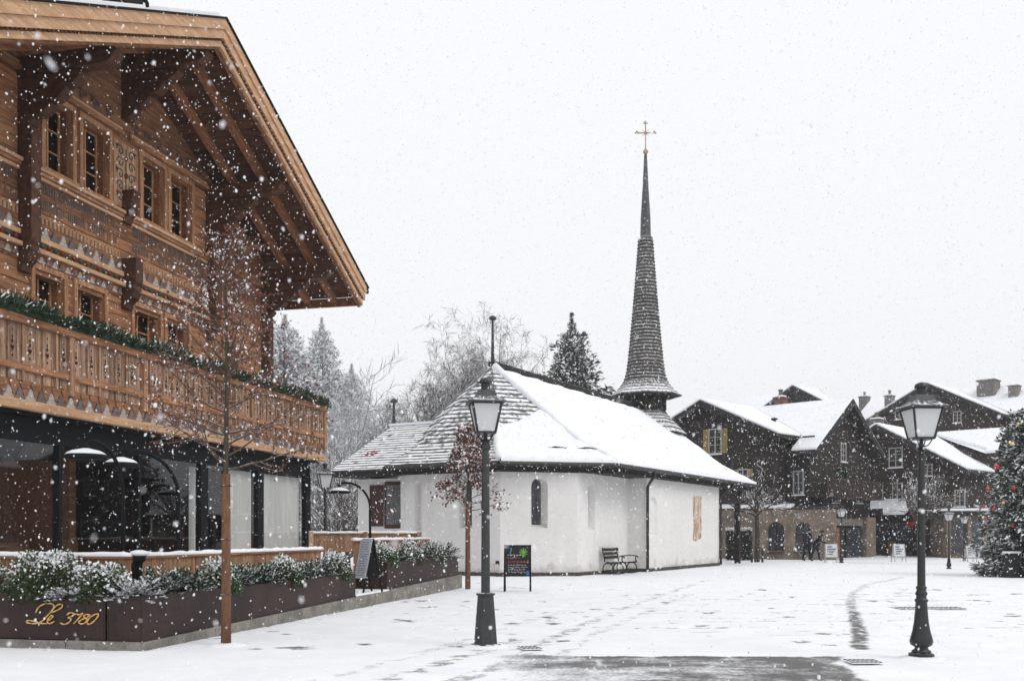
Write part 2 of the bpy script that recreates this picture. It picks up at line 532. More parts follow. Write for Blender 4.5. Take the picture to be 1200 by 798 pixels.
def sstep(a, b, x):
    t = np.clip((x - a) / (b - a), 0, 1)
    return t * t * (3 - 2 * t)

def dist_line(x, y, pts):
    d = np.full(x.shape, 1e9)
    for (x0, y0), (x1, y1) in zip(pts[:-1], pts[1:]):
        vx, vy = x1 - x0, y1 - y0
        t = np.clip(((x - x0) * vx + (y - y0) * vy) / (vx * vx + vy * vy), 0, 1)
        d = np.minimum(d, np.hypot(x - x0 - t * vx, y - y0 - t * vy))
    return d

def make_ground():
    def axis(lo, a, b, hi, st, n):
        left = a - (a - lo) * (np.linspace(1, 0, n, endpoint=False) ** 2.2)
        right = b + (hi - b) * (np.linspace(0, 1, n + 1)[1:] ** 2.2)
        return np.concatenate([left, np.arange(a, b, st), [b], right])
    xs = axis(-320, -6, 13, 320, .065, 22)
    y1 = np.arange(8, 20, .055)
    y2 = np.arange(20, 40, .13)
    ys = np.concatenate([8 - 328 * (np.linspace(1, 0, 18, endpoint=False) ** 2.2), y1, y2, 40 + 280 * (np.linspace(0, 1, 26) ** 2.2)])
    X, Y = np.meshgrid(xs, ys, indexing='ij')
    n1 = fbm(X * .9, Y * .9, 3)
    n2 = fbm(X * 3.1, Y * 3.1, 11)
    n3 = fbm(X * 9, Y * 9, 23, 3)
    # cleared strip of road by the drain
    edge = 11.72 + .10 * (n2 - .5) + .9 * (n1 - .5) * sstep(1.6, -.8, X)
    bare = sstep(edge + .05, edge - .06, Y) * sstep(-.75, .55, X + .5 * (n1 - .5)) * sstep(3.95, 3.75, X + .25 * (n2 - .5) + 1.1 * (n1 - .5) + .33 * (11.7 - Y))
    bare = bare * (.46 + .16 * sstep(.36, .66, n2) - .10 * sstep(.45, .7, n3) + .10 * sstep(2.2, 3.4, X)) * (1 - .30 * sstep(.46, .66, fbm(X * .5, Y * 2.2, 61)) * sstep(11.5, 11.2, Y)) * sstep(6.0, 8.8, Y)
    bare = np.maximum(bare, .96 * sstep(.10, .02, np.abs(Y - edge + .08)) * sstep(.3, .9, X) * sstep(3.85, 3.6, X) * sstep(.3, .5, n2 + .1))
    # wheel marks
    arc = [(4.38, 12.4), (5.0, 14.1), (5.75, 16.4), (6.45, 18.6), (7.25, 21.0), (8.4, 24.2), (10.2, 28.2), (13.2, 33.0)]
    dl = dist_line(X, Y, arc)
    bare = np.maximum(bare, .62 * sstep(.19, .05, dl + .10 * (n2 - .5)) * sstep(.22, .60, n3 + .10) * (.55 + .45 * sstep(23, 16, Y)))
    for pts, w, s in (([(-.9, 8.8), (.0, 11.2), (.55, 13.6), (1.9, 18.2), (3.6, 23.5), (6.2, 31)], .20, .40), ([(-.35, 8.8), (.5, 11.4), (1.2, 14.2), (2.6, 18.6), (4.4, 24.0)], .18, .32), ([(-1.5, 9.0), (-.7, 11.2), (.1, 13.6)], .24, .44), ([(-2.2, 9.0), (-1.2, 11.6), (-.2, 14.8), (1.6, 20.5)], .22, .30), ([(8.5, 9.0), (7.6, 13), (8.3, 19), (11, 27)], .10, .16)):
        d2 = dist_line(X, Y, pts)
        bare = np.maximum(bare, s * sstep(w, w * .3, d2 + .07 * (n2 - .5)) * sstep(.40, .60, n3))
    # joints of the paving showing through thin snow
    band = sstep(13.2, 14.6, Y) * sstep(29, 21, Y) * sstep(1.0, 3.2, X) * sstep(12.8, 9, X)
    jr = np.abs(((Y + .03 * (n1 - .5)) / .56 + .5) % 1 - .5) * .56
    bare = np.maximum(bare, band * .72 * sstep(.065, .015, jr) * sstep(.50, .60, fbm(X * 1.1, Y * 2.7, 41)) * sstep(.35, .5, n3))
    band2 = sstep(11.9, 12.4, Y) * sstep(34, 24, Y)
    bare = np.maximum(bare, band2 * .55 * sstep(.67, .75, n2) * sstep(.5, .6, n1 + .05))
    # footprints
    rs = np.random.default_rng(5)
    foot = np.zeros_like(X)
    steps = []
    for (x0, y0), (x1, y1) in (((3.2, 16.0), (6.3, 15.1)), ((2.0, 15.2), (7.5, 14.4)), ((3.5, 18.5), (9.0, 16.8)), ((1.5, 24.0), (9.5, 21.5)), ((-1.8, 15.2), (.8, 26.0)), ((6.2, 12.6), (10.0, 17.0)), ((7.0, 30.0), (12.5, 24.0)), ((2.2, 20.5), (7.5, 17.8)), ((-1.5, 13.2), (2.4, 22.8)), ((5.6, 13.2), (8.4, 24.0)), ((.8, 27.5), (10.5, 26.0)), ((-2.6, 17.0), (1.8, 29.5))):
        k = int(math.hypot(x1 - x0, y1 - y0) / .62)
        nx, ny = -(y1 - y0), (x1 - x0)
        ln = math.hypot(nx, ny)
        for i in range(k):
            sgn = .11 if i % 2 else -.11
            steps.append((x0 + (x1 - x0) * i / k + nx / ln * sgn + rs.normal() * .05, y0 + (y1 - y0) * i / k + ny / ln * sgn + rs.normal() * .05, rs.random()))
    for fx, fy, w in steps:
        i0, i1 = np.searchsorted(xs, (fx - .3, fx + .3))
        j0, j1 = np.searchsorted(ys, (fy - .4, fy + .4))
        sx, sy = X[i0:i1, j0:j1], Y[i0:i1, j0:j1]
        e = np.hypot((sx - fx) / .075, (sy - fy) / .15)
        foot[i0:i1, j0:j1] = np.maximum(foot[i0:i1, j0:j1], sstep(1.15, .75, e) * (.5 + .5 * w))
        if w > .62:
            bare[i0:i1, j0:j1] = np.maximum(bare[i0:i1, j0:j1], .65 * sstep(.8, .4, e) * sstep(.4, .6, n3[i0:i1, j0:j1]))
    near = sstep(60, 30, np.abs(Y)) * sstep(40, 20, np.abs(X))
    Z = near * (.035 * (n1 - .5) + .016 * (n2 - .5) + .010 * (n3 - .5) - .022 * bare - .022 * foot)
    V = np.stack([X, Y, Z], -1).reshape(-1, 3)
    nx, ny = len(xs), len(ys)
    I = np.arange(nx * ny).reshape(nx, ny)
    Q = np.stack([I[:-1, :-1], I[1:, :-1], I[1:, 1:], I[:-1, 1:]], -1).reshape(-1, 4)
    me = bpy.data.meshes.new('ground')
    me.vertices.add(len(V))
    me.vertices.foreach_set('co', V.astype(np.float32).ravel())
    me.loops.add(Q.size)
    me.loops.foreach_set('vertex_index', Q.astype(np.int32).ravel())
    me.polygons.add(len(Q))
    me.polygons.foreach_set('loop_start', np.arange(0, Q.size, 4, dtype=np.int32))
    me.polygons.foreach_set('loop_total', np.full(len(Q), 4, np.int32))
    me.polygons.foreach_set('use_smooth', np.ones(len(Q), bool))
    a = me.attributes.new('bare', 'FLOAT', 'POINT')
    a.data.foreach_set('value', bare.astype(np.float32).ravel())
    me.update(calc_edges=True)
    m, nt, b = nodes('snow on wet paving')
    atn = nt.nodes.new('ShaderNodeAttribute')
    atn.attribute_name = 'bare'
    fine = noise(nt, 22, 5)
    k = mathn(nt, 'ADD', atn.outputs['Fac'], mathn(nt, 'MULTIPLY', mathn(nt, 'SUBTRACT', fine, .5), .55))
    tarmac = mix_col(nt, ramp(nt, noise(nt, 60, 3), .35, .65), (.075, .072, .070), (.13, .125, .12))
    sn = mix_col(nt, ramp(nt, noise(nt, 1.3, 5), .3, .7), (.86, .87, .895), (.80, .815, .85))
    fac = ramp(nt, k, .14, .62)
    col = mix_col(nt, fac, sn, tarmac)
    nt.links.new(col, b.inputs['Base Color'])
    rg = nt.nodes.new('ShaderNodeMapRange')
    nt.links.new(fac, rg.inputs['Value'])
    rg.inputs['To Min'].default_value = .85
    rg.inputs['To Max'].default_value = .5
    nt.links.new(rg.outputs[0], b.inputs['Roughness'])
    b.inputs['Specular IOR Level'].default_value = .2
    bp = nt.nodes.new('ShaderNodeBump')
    bp.inputs['Strength'].default_value = .35
    bp.inputs['Distance'].default_value = .02
    nt.links.new(noise(nt, 26, 5), bp.inputs['Height'])
    nt.links.new(bp.outputs[0], b.inputs['Normal'])
    me.materials.append(m)
    o = inst('ground', me)
    tag(o, 'snow covered village square with wheel marks and bare road strip', 'ground', kind='structure')
    return o
make_ground()

# ================================================================== the chalet
CH_RZ = R(76.74)
CH_O = (-9.342, 15.62, 0)            # wall plane; local x runs along the gable front, y goes in, z up
S_MID, SLOPE = 5.15, .462
chalet = thing('chalet', 'large ornate brown timber chalet with wide gable roof and carved balcony', 'chalet', CH_O, CH_RZ)
def roof_z(s): return 12.0 - SLOPE * abs(s - S_MID)
rng = np.random.default_rng(7)
S0, S1 = -1.1, 11.4
E0, E1 = S_MID - 7.74, S_MID + 7.74

# --- the body behind the facing beams
b = MB()
und = .95
pts = [(S0 + .06, .42, 3.6), (S1 - .06, .42, 3.6), (S1 - .06, .42, roof_z(S1) - .4), (S_MID, .42, roof_z(S_MID) - .4), (S0 + .06, .42, roof_z(S0) - .4)]
b.extr(pts, (0, 10.5, 0))
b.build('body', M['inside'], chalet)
b = MB(); b.box(S1 - .22, S1, .02, 10.9, 3.6, roof_z(S1) - .4); b.build('side_wall', M['old_x'], chalet)

UP_WIN = [(2.69, 3.46, 8.27, 9.60), (3.76, 4.58, 8.27, 9.60), (5.72, 6.55, 8.27, 9.60), (6.79, 7.67, 8.27, 9.60), (8.80, 9.42, 8.32, 9.12)]
LO_WIN = [(2.42, 3.21, 5.0, 6.30), (3.60, 4.44, 5.0, 6.30), (5.44, 6.39, 5.0, 6.30), (6.65, 7.52, 5.0, 6.30), (9.15, 9.85, 5.35, 6.25)]
WIN = UP_WIN + LO_WIN

# --- facing beams, laid course upon course and cut round the windows
H = .232
z = 3.9
while z < 11.6:
    zt = z + H - .008
    half = (11.98 - .33 - zt) / SLOPE
    half_b = (11.98 - .33 - z) / SLOPE
    lo, hi = max(S0, S_MID - half), min(S1, S_MID + half)
    if hi - lo < .3: break
    cuts = sorted((w[0] - .01, w[1] + .01) for w in WIN if w[2] < (z + zt) / 2 < w[3])
    spans, c = [], lo
    for a, e in cuts:
        if a > c: spans.append((c, a))
        c = max(c, e)
    if hi > c: spans.append((c, hi))
    for a, e in spans:
        if e - a < .03: continue
        pr = rng.uniform(-.006, .006)
        m = M['old_x'] if z > 6.5 and (z > 9.6 or 7.2 < z < 8.05) else M['larch_x']
        if a > 8.5 and z > 6.4: m = M['old_x']
        ab = max(S0, S_MID - half_b) if a == lo else a
        eb = min(S1, S_MID + half_b) if e == hi else e
        MB().extr([(ab, -.02 + pr, z), (eb, -.02 + pr, z), (e, -.02 + pr, zt), (a, -.02 + pr, zt)], (0, .42 - pr, 0)).build('wall_beam', m, chalet, bevel=.008)
    z += H

def chalet_window(x0, x1, z0, z1, light=True):
    cas = MB()
    w = .10
    cas.box(x0 - w, x0, -.075, .06, z0 - .02, z1 + .11).box(x1, x1 + w, -.075, .06, z0 - .02, z1 + .11).box(x0, x1, -.075, .06, z1, z1 + .11).box(x0 - w - .04, x1 + w + .04, -.12, .05, z0 - .09, z0 - .025)
    win = cas.build('window', M['casing'] if light else M['old_x'], chalet, bevel=.006)
    rev = MB()
    rev.box(x1 - .03, x1 + .004, .06, .40, z0, z1).box(x0 - .004, x0 + .03, .06, .40, z0, z1).box(x0 + .03, x1 - .03, .06, .40, z1 - .03, z1 + .004).box(x0 + .03, x1 - .03, .06, .40, z0 - .004, z0 + .03)
    rev.build('reveal', M['rafter'], win)
    sash = MB()
    for xx in (x0 + .03, (x0 + x1) / 2 - .025, x1 - .08): sash.box(xx, xx + .05, .20, .25, z0 + .03, z1 - .03)
    hh = z1 - z0
    for k in range(0, 4): sash.box(x0 + .08, x1 - .08, .205, .245, z0 + .03 + k * (hh - .09) / 3, z0 + .06 + k * (hh - .09) / 3)
    sash.build('sash', M['casing'], win)
    for xa, xb in ((x0 + .08, (x0 + x1) / 2 - .025), ((x0 + x1) / 2 + .025, x1 - .08)):
        for k in range(3):
            MB().box(xa, xb, .222, .228, z0 + .06 + k * (hh - .09) / 3, z0 + .03 + (k + 1) * (hh - .09) / 3).build('pane', M['pane'], win)
for w in UP_WIN[:4]: chalet_window(*w)
chalet_window(*UP_WIN[4], light=False)
for w in LO_WIN: chalet_window(*w)

# --- mouldings: sill line, header line, friezes
def strip(name, x0, x1, y, z0, z1, m, bev=.01):
    return MB().box(x0, x1, y, -.03, z0, z1).build(name, m, chalet, bevel=bev)
SEG = [(S0, 2.0), (2.28, 5.0), (5.3, 8.32)]
for a, e in SEG:
    strip('moulding', a, e, -.17, 8.10, 8.165, M['fascia'])
    strip('moulding', a, e, -.13, 8.03, 8.095, M['larch_x'])
    strip('moulding', a, e, -.09, 7.96, 8.025, M['fascia'])
    strip('moulding', a, e, -.14, 9.74, 9.82, M['larch_x'])
    strip('moulding', a, e, -.09, 9.83, 9.90, M['fascia'])
    # inscription board and lower friezes
    strip('frieze_beam', a, e, -.12, 6.80, 6.90, M['fascia'])
    strip('frieze_beam', a, e, -.16, 6.58, 6.665, M['fascia'])
    strip('frieze_board', a, e, -.06, 6.905, 7.17, M['old_x'])
    strip('frieze_board', a, e, -.06, 6.38, 6.575, M['larch_x'])
strip('frieze_beam', 8.62, S1, -.10, 6.80, 6.90, M['larch_x'])
strip('frieze_beam', 8.62, S1, -.10, 8.05, 8.15, M['larch_x'])

def scallop(w, h, n=7):
    """outline of one tulip shaped board end"""
    pts = [(-w / 2, 0), (w / 2, 0), (w * .47, h * .18), (w * .30, h * .30), (w * .27, h * .55), (w * .16, h * .85), (0, h), (-w * .16, h * .85), (-w * .27, h * .55), (-w * .30, h * .30), (-w * .47, h * .18)]
    return pts
def tulip_mesh(name, w, h, th, m):
    return MB().extr([(x, 0, z) for x, z in scallop(w, h)], (0, th, 0)).mesh(name, m)
tw = tulip_mesh('tulip', .235, .20, .03, M['tulip_white'])
tm = tulip_mesh('tulip', .235, .20, .03, M['tulip_mauve'])
tw2 = tulip_mesh('tulip', .17, .13, .025, M['tulip_white'])
tm2 = tulip_mesh('tulip', .17, .13, .025, M['tulip_mauve'])
arch = MB()
arch.extr([(.045 * math.cos(t), 0, .10 + .045 * math.sin(t)) for t in np.linspace(0, math.pi, 7)] + [(-.045, 0, 0), (-.03, 0, 0)] + [(.03 * math.cos(t), 0, .10 + .03 * math.sin(t)) for t in np.linspace(math.pi, 0, 7)] + [(.03, 0, 0), (.045, 0, 0)], (0, .03, 0))
arch_me = arch.mesh('arcade_arch', M['fascia'])
bead_g = MB().ball((0, 0, 0), .045, 8).mesh('bead', M['paint_green'], True)
bead_r = MB().ball((0, 0, 0), .045, 8).mesh('bead', M['paint_red'], True)
for a, e in SEG:
    n = int((e - a) / .245)
    for i in range(n):
        inst('tulip', tw if i % 2 else tm, chalet, (a + .14 + i * .245, -.093, 6.905))
    n = int((e - a) / .18)
    for i in range(n):
        inst('tulip', tw2 if i % 2 else tm2, chalet, (a + .1 + i * .18, -.090, 6.42))
        inst('bead', bead_g if i % 2 else bead_r, chalet, (a + .1 + i * .18, -.10, 6.735))
    n = int((e - a) / .11)
    for i in range(n):
        inst('arcade_arch', arch_me, chalet, (a + .07 + i * .11, -.062, 7.17))

# --- painted inscription (black letter strokes, weathered) and scrollwork
b = MB()
for row, (zz, hh) in enumerate(((7.78, .17), (7.46, .17))):
    for a, e in SEG:
        s = a + .12
        while s < e - .12:
            w = rng.uniform(.018, .034)
            top = hh * (1.35 if rng.random() < .22 else 1.0) * rng.uniform(.8, 1)
            dz = -hh * .3 if rng.random() < .12 else 0
            b.extr([(s, -.034, zz + dz), (s + w, -.034, zz + dz - .012), (s + w, -.034, zz + top - .012), (s, -.034, zz + top)], (0, .012, 0))
            if rng.random() < .45:
                b.extr([(s + w, -.034, zz + top * .82), (s + w + .03, -.034, zz + top * .95), (s + w + .03, -.034, zz + top * .80), (s + w, -.034, zz + top * .68)], (0, .012, 0))
            s += w + (rng.uniform(.018, .04) if rng.random() > .17 else .11)
tag(b.build('inscription', M['paint_dark'], chalet), kind='stuff')

def scroll(cx, cz, r, flip, turns=1.4):
    return [(cx + flip * r * (1 - t) * math.cos(t * turns * 2 * math.pi), -.05, cz + r * (1 - t) * math.sin(t * turns * 2 * math.pi)) for t in np.linspace(0, .9, 16)]
MB().box(4.74, 5.56, -.045, -.025, 8.25, 9.62).build('painted_panel', M['larch_z'], chalet, bevel=.005)
sg, sr = MB(), MB()
for k, zc in enumerate(np.linspace(8.45, 9.42, 5)):
    for fl in (-1, 1):
        sg.tube(scroll(S_MID + fl * .19, zc, .12, fl), .013, 4)
        if k % 2 == 0: sr.ball((S_MID + fl * .30, -.05, zc + .08), .034, 6)
sg.tube([(S_MID, -.05, 8.3), (S_MID, -.05, 9.5)], .014, 4)
sr.ball((S_MID, -.05, 8.95), .06, 8).ball((S_MID, -.05, 9.3), .045, 8)
tag(sg.build('scrollwork', M['paint_green'], chalet), kind='stuff')
tag(sr.build('painted_flower', M['paint_red'], chalet), kind='stuff')
sd = MB()
for a, e in SEG:
    n = int((e - a) / .42)
    for i in range(n):
        sd.tube(scroll(a + .22 + i * .42, 10.06, .13, 1 if i % 2 else -1), .016, 4)
tag(sd.build('gable_scrollwork', M['paint_dark'], chalet), kind='stuff')

# --- roof: slab, cover, snow, soffit boards, rafters, purlins, barge boards
def slope_prism(b, d0, d1, y0, y1, s_in=0.0, s_out=0.0):
    for sg_, E in ((-1, E0), (1, E1)):
        a = S_MID + sg_ * s_in
        e = E - sg_ * s_out
        za, ze = roof_z(a), roof_z(e)
        p = [(a, y0, za - d0), (e, y0, ze - d0), (e, y0, ze - d1), (a, y0, za - d1)]
        if sg_ < 0: p = p[::-1]
        b.extr(p, (0, y1 - y0, 0))
    return b
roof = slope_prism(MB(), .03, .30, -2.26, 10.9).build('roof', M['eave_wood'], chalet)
def side_board(name, d0, d1, y0, y1, m, out):
    for sg_, E in ((-1, E0), (1, E1)):
        e = E + sg_ * out
        za, ze = roof_z(S_MID), roof_z(e)
        p = [(S_MID, y0, za - d0), (e, y0, ze - d0), (e, y0, ze - d1), (S_MID, y0, za - d1)]
        if sg_ < 0: p = p[::-1]
        MB().extr(p, (0, y1 - y0, 0)).build(name, m, roof)
side_board('roof_edge_sheet', -.012, .020, -2.40, -2.30, M['black'], .10)
side_board('barge_board', .028, .235, -2.36, -2.28, M['fascia'], .0)
side_board('barge_board', .238, .42, -2.32, -2.24, M['fascia'], -.01)
side_board('barge_board', .46, .58, -2.25, -2.17, M['fascia'], -.03)
side_board('barge_backing', .42, .62, -2.19, -2.10, M['old_x'], -.03)
b = MB()
for sg_ in (-1, 1):
    for k in range(78):
        s = S_MID + sg_ * (.06 + k * .098)
        z_ = roof_z(s)
        b.box(s - .025, s + .025, -2.29, -2.235, z_ - .455, z_ - .425)
tag(b.build('dentil_moulding', M['bracket'], roof), kind='stuff')
b = slope_prism(MB(), -.12, .026, -2.22, 10.9, 0, .05)
b.build('roof_snow', M['snow'], roof)
for sg_, E in ((-1, E0), (1, E1)):
    k = 0
    while True:
        sa = .02 + k * .238
        if sa + .23 > abs(E - S_MID): break
        a, e = S_MID + sg_ * sa, S_MID + sg_ * (sa + .228)
        p = [(a, -2.1, roof_z(a) - .305), (e, -2.1, roof_z(e) - .305), (e, -2.1, roof_z(e) - .335), (a, -2.1, roof_z(a) - .335)]
        if sg_ < 0: p = p[::-1]
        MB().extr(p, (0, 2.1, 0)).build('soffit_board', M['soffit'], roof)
        k += 1
    for y in (-.70, -1.50):
        a, e = S_MID + sg_ * .05, E - sg_ * .12
        za, ze = roof_z(a), roof_z(e)
        p = [(a, y, za - .338), (e, y, ze - .338), (e, y, ze - .54), (a, y, za - .54)]
        if sg_ < 0: p = p[::-1]
        MB().extr(p, (0, .16, 0)).build('rafter', M['rafter'], roof, bevel=.012)
    MB().beam((E - sg_ * .10, -2.1, roof_z(E) - .46), (E - sg_ * .10, 10.5, roof_z(E) - .46), .05, .24).build('eave_board', M['rafter'], roof)
g = MB().tube([(E1 + .09, -2.36, roof_z(E1) - .14), (E1 + .09, 10.8, roof_z(E1) - .14)], .075, 8)
g.build('gutter', M['black'], roof)
for s in (-.9, 2.14, S_MID, 8.46, 11.28):
    zt = roof_z(s) - .545 - (.05 if s == S_MID else .08)
    MB().extr([(s - .14, y, zz) for y, zz in ((.02, zt), (-1.95, zt), (-2.02, zt - .10), (-1.95, zt - .22), (-1.80, zt - .30), (.02, zt - .34))], (.28, 0, 0))\
        .build('purlin', M['bracket'], chalet, bevel=.015)
    # stepped carved bracket below each purlin
    for k in range(4):
        t = zt - .345 - k * .24
        out = 1.30 - k * .33
        MB().extr([(s - .12, .0, t), (s - .12, -out, t), (s - .12, -out - .05, t - .06), (s - .12, -out + .02, t - .14), (s - .12, -out + .16, t - .235), (s - .12, .0, t - .235)], (.24, 0, 0)).build('bracket', M['bracket'], chalet, bevel=.012)
def console(s, ztop, zbot, out):
    prof = [(0, ztop), (-out, ztop), (-out, zbot + .55), (-out * .82, zbot + .46), (-out * .95, zbot + .38), (-out * .75, zbot + .22), (-out * .4, zbot + .12), (-out * .3, zbot), (0, zbot)]
    MB().extr([(s - .13, y - .02, zz) for y, zz in prof], (.26, 0, 0)).build('console', M['bracket'], chalet, bevel=.012)
console(2.14, roof_z(2.14) - 1.89, 6.15, .30)
console(8.46, roof_z(8.46) - 1.89, 6.15, .30)
console(S_MID, 7.2, 6.15, .36)
console(S_MID, 8.62, 7.95, .30)
console(11.28, roof_z(11.28) - 1.89, 4.9, .24)
console(-.9, roof_z(-.9) - 1.89, 4.9, .24)
pp = MB().tube([(1.55, -2.15, roof_z(1.55) + .15), (2.62, -2.15, roof_z(2.62) + .15)], .075, 10).tube([(2.58, -2.15, roof_z(2.58) + .15), (2.66, -2.15, roof_z(2.66) + .152)], .10, 10).box(2.28, 2.33, -2.2, -2.1, roof_z(2.3) + .0, roof_z(2.3) + .27)
pp.build('snow_guard_pipe', M['black'], roof)

# --- balcony
BY = -1.40
balc = MB().box(-2.2, 12.2, BY + .05, -.02, 3.66, 3.86).build('balcony', M['old_x'], chalet)
MB().box(-2.2, 12.2, BY - .06, BY + .07, 3.44, 3.60).build('balcony_beam', M['fascia'], balc, bevel=.015)
MB().box(-2.2, 12.2, BY + .0, BY + .05, 3.60, 3.90).build('frieze_backing', M['rafter'], balc)
tb1 = tulip_mesh('tulip', .235, .19, .028, M['tulip_white'])
tb2 = tulip_mesh('tulip', .235, .19, .028, M['tulip_mauve'])
for i in range(58):
    inst('tulip', tb1 if i % 2 else tb2, balc, (-2.05 + i * .245, BY - .029, 3.602))
sc = MB()
for i in range(59):
    x = -2.05 + (i - .5) * .245
    sc.extr([(x - .055, BY - .02, 3.90), (x - .10, BY - .02, 3.86), (x - .05, BY - .02, 3.73), (x, BY - .02, 3.62), (x + .05, BY - .02, 3.73), (x + .10, BY - .02, 3.86), (x + .055, BY - .02, 3.90)], (0, .019, 0))
tag(sc.build('scalloped_edge', M['old_x'], balc), kind='stuff')
posts = [1.61 + 2.13 * k for k in range(-1, 5)] + [12.13]
for s in posts:
    MB().box(s - .065, s + .065, BY - .075, BY + .055, 3.80, 4.86).build('post', M['larch_z'], balc, bevel=.012)
cut = MB()
for zc, r in ((4.57, .022), (4.50, .03), (4.40, .05), (4.28, .022), (4.68, .018)):
    if r == .05:
        cut.extr([(r * .9 * math.sin(t) ** 3, -.003, zc + .05 * (13 * math.cos(t) - 5 * math.cos(2 * t) - 2 * math.cos(3 * t) - math.cos(4 * t)) / 15) for t in np.linspace(0, 2 * math.pi, 14, endpoint=False)], (0, .004, 0))
    else:
        cut.extr([(0, -.003, zc - r * 1.4), (r, -.003, zc), (0, -.003, zc + r * 1.4), (-r, -.003, zc)], (0, .004, 0))
cut_me = cut.mesh('cutout', M['hole'])
bounds = [-2.2] + posts
for a, e in zip(bounds[:-1], bounds[1:]):
    n = max(1, round((e - a - .13) / .205))
    wd = (e - a - .13) / n
    for i in range(n):
        x = a + .065 + (i + .5) * wd
        k = (i + int(a * 3)) % 4
        back = .03 if k in (1,) else .012 * rng.random()
        p = MB().box(-wd / 2 + .007, wd / 2 - .007, 0, .03, 3.905, 4.80).mesh('picket', M['old_z'])
        po = inst('picket', p, balc, (x, BY - .02 + back, 0))
        if k in (0, 2): inst('cutout', cut_me, po)
        if k == 3: MB().box(-.018, .018, -.035, 0, 3.91, 4.795).build('picket_batten', M['larch_z'], po)
    MB().box(a + .068, e - .068, BY - .062, BY - .025, 4.06, 4.17).build('lower_rail', M['larch_x'], balc, bevel=.01)
MB().box(-2.2, 12.2, BY - .10, BY + .10, 4.805, 4.94).build('handrail', M['larch_x'], balc, bevel=.02)
MB().box(12.08, 12.2, BY + .1, -.02, 4.805, 4.94).build('handrail', M['larch_y'], balc, bevel=.02)
for i in range(6):
    MB().box(12.12, 12.15, BY + .08 + i * .21, BY + .08 + i * .21 + .19, 3.9, 4.80).build('picket', M['old_z'], balc)

# --- glazed ground floor
GY = -1.10
gf = MB().box(-2.2, 11.85, GY - .02, GY + .30, 2.98, 3.42).build('shop_front', M['black'], chalet)
MB().box(-2.2, 11.85, GY + .12, GY + .30, .02, .16).build('threshold', M['black'], gf)
MB().box(-2.2, 11.85, BY + .08, GY - .02, 3.38, 3.43).build('balcony_soffit', M['black'], gf)
cols = [(-.6, .08), (1.73, .09), (4.03, .09), (6.41, .30), (9.0, .30), (11.70, .30)]
for s, w in cols:
    MB().box(s - w / 2, s + w / 2, GY - .04, GY + .10, .10, 2.98).build('mullion', M['black'], gf, bevel=.006)
prev = -2.2
for s, w in cols:
    MB().box(prev, s - w / 2, GY + .02, GY + .032, .16, 2.98).build('pane', M['pane_shop'], gf)
    prev = s + w / 2
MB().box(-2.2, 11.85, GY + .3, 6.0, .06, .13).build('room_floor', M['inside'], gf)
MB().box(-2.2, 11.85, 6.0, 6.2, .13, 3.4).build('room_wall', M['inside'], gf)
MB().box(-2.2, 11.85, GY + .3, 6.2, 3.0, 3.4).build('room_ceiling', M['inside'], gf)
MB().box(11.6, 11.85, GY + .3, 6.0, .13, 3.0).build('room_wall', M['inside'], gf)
MB().box(2.6, 6.6, 2.2, 2.9, .13, 1.25).build('counter', M['larch_x'], gf)
for k in range(5): MB().box(-1.2 + k * 2.2, -.5 + k * 2.2, .2, .9, .82, .87).box(-.9 + k * 2.2, -.8 + k * 2.2, .5, .6, .13, .82).build('table', M['larch_x'], gf)
MB().box(5.0, 5.2, 1.2, 6.0, .13, 3.0).build('room_wall', M['rafter'], gf)
def curtain(x0, x1, y, z0, z1):
    n = int((x1 - x0) / .055)
    front = [(x0 + (x1 - x0) * i / n, y + .035 * math.sin(i * 1.7) + .012 * math.sin(i * .6)) for i in range(n + 1)]
    c = MB()
    for (xa, ya), (xb, yb) in zip(front[:-1], front[1:]): c.quad((xa, ya, z0), (xb, yb, z0), (xb, yb, z1), (xa, ya, z1))
    c.build('curtain', M['curtain'], gf, smooth=True)
# pale blinds
curtain(9.18, 11.5, GY + .14, .16, 2.95)
curtain(7.75, 8.82, GY + .14, .16, 2.95)
curtain(6.62, 7.05, GY + .48, .16, 2.95)

# ================================================================== terrace in front of the chalet
PL_RZ = R(77.2)
PL_O = Vector((-4.58, 12.17, 0))      # street corner of the planters; local x runs along them, y goes in to the chalet
PDX = Vector((math.cos(PL_RZ), math.sin(PL_RZ), 0))
PDY = Vector((-math.sin(PL_RZ), math.cos(PL_RZ), 0))
def pl(x, y, z=0.0): return PL_O + PDX * x + PDY * y + Vector((0, 0, z))
def base_z(x): return .105 + .0175 * max(0, x)     # the step under the planters rises along the slope of the square

terr = thing('terrace_step', 'low wet concrete step under the brown planters', 'step', PL_O, PL_RZ)
tag(terr, kind='structure')
for (x0, x1) in ((-.07, 3.6), (3.6, 7.25), (7.25, 10.9), (10.9, 14.45)):
    b = MB()
    za, zb = base_z(x0) - .002, base_z(x1) - .002
    b.add([(x0 + .006, -.05, -.3), (x1 - .006, -.05, -.3), (x1 - .006, 1.05, -.3), (x0 + .006, 1.05, -.3), (x0 + .006, -.05, za), (x1 - .006, -.05, zb), (x1 - .006, 1.05, zb), (x0 + .006, 1.05, za)],
          [(3, 2, 1, 0), (4, 5, 6, 7), (0, 1, 5, 4), (1, 2, 6, 5), (2, 3, 7, 6), (3, 0, 4, 7)])
    b.build('step_block', M['concrete'], terr, bevel=.012)
MB().box(-.07, 1.05, 1.055, 6.0, -.3, .098).build('step_block', M['concrete'], terr, bevel=.012)
b = MB()
b.add([(1.06, 1.06, .06), (14.4, 1.06, .12), (14.4, 4.0, .12), (1.06, 4.0, .06)], [(0, 1, 2, 3)])
b.build('terrace_floor', M['snow'], terr)
b = MB(); b.box(7.02, 8.78, -.045, 1.0, base_z(7.9) - .01, base_z(7.9) + .03); b.build('step_snow', M['snow'], terr, bevel=.015)

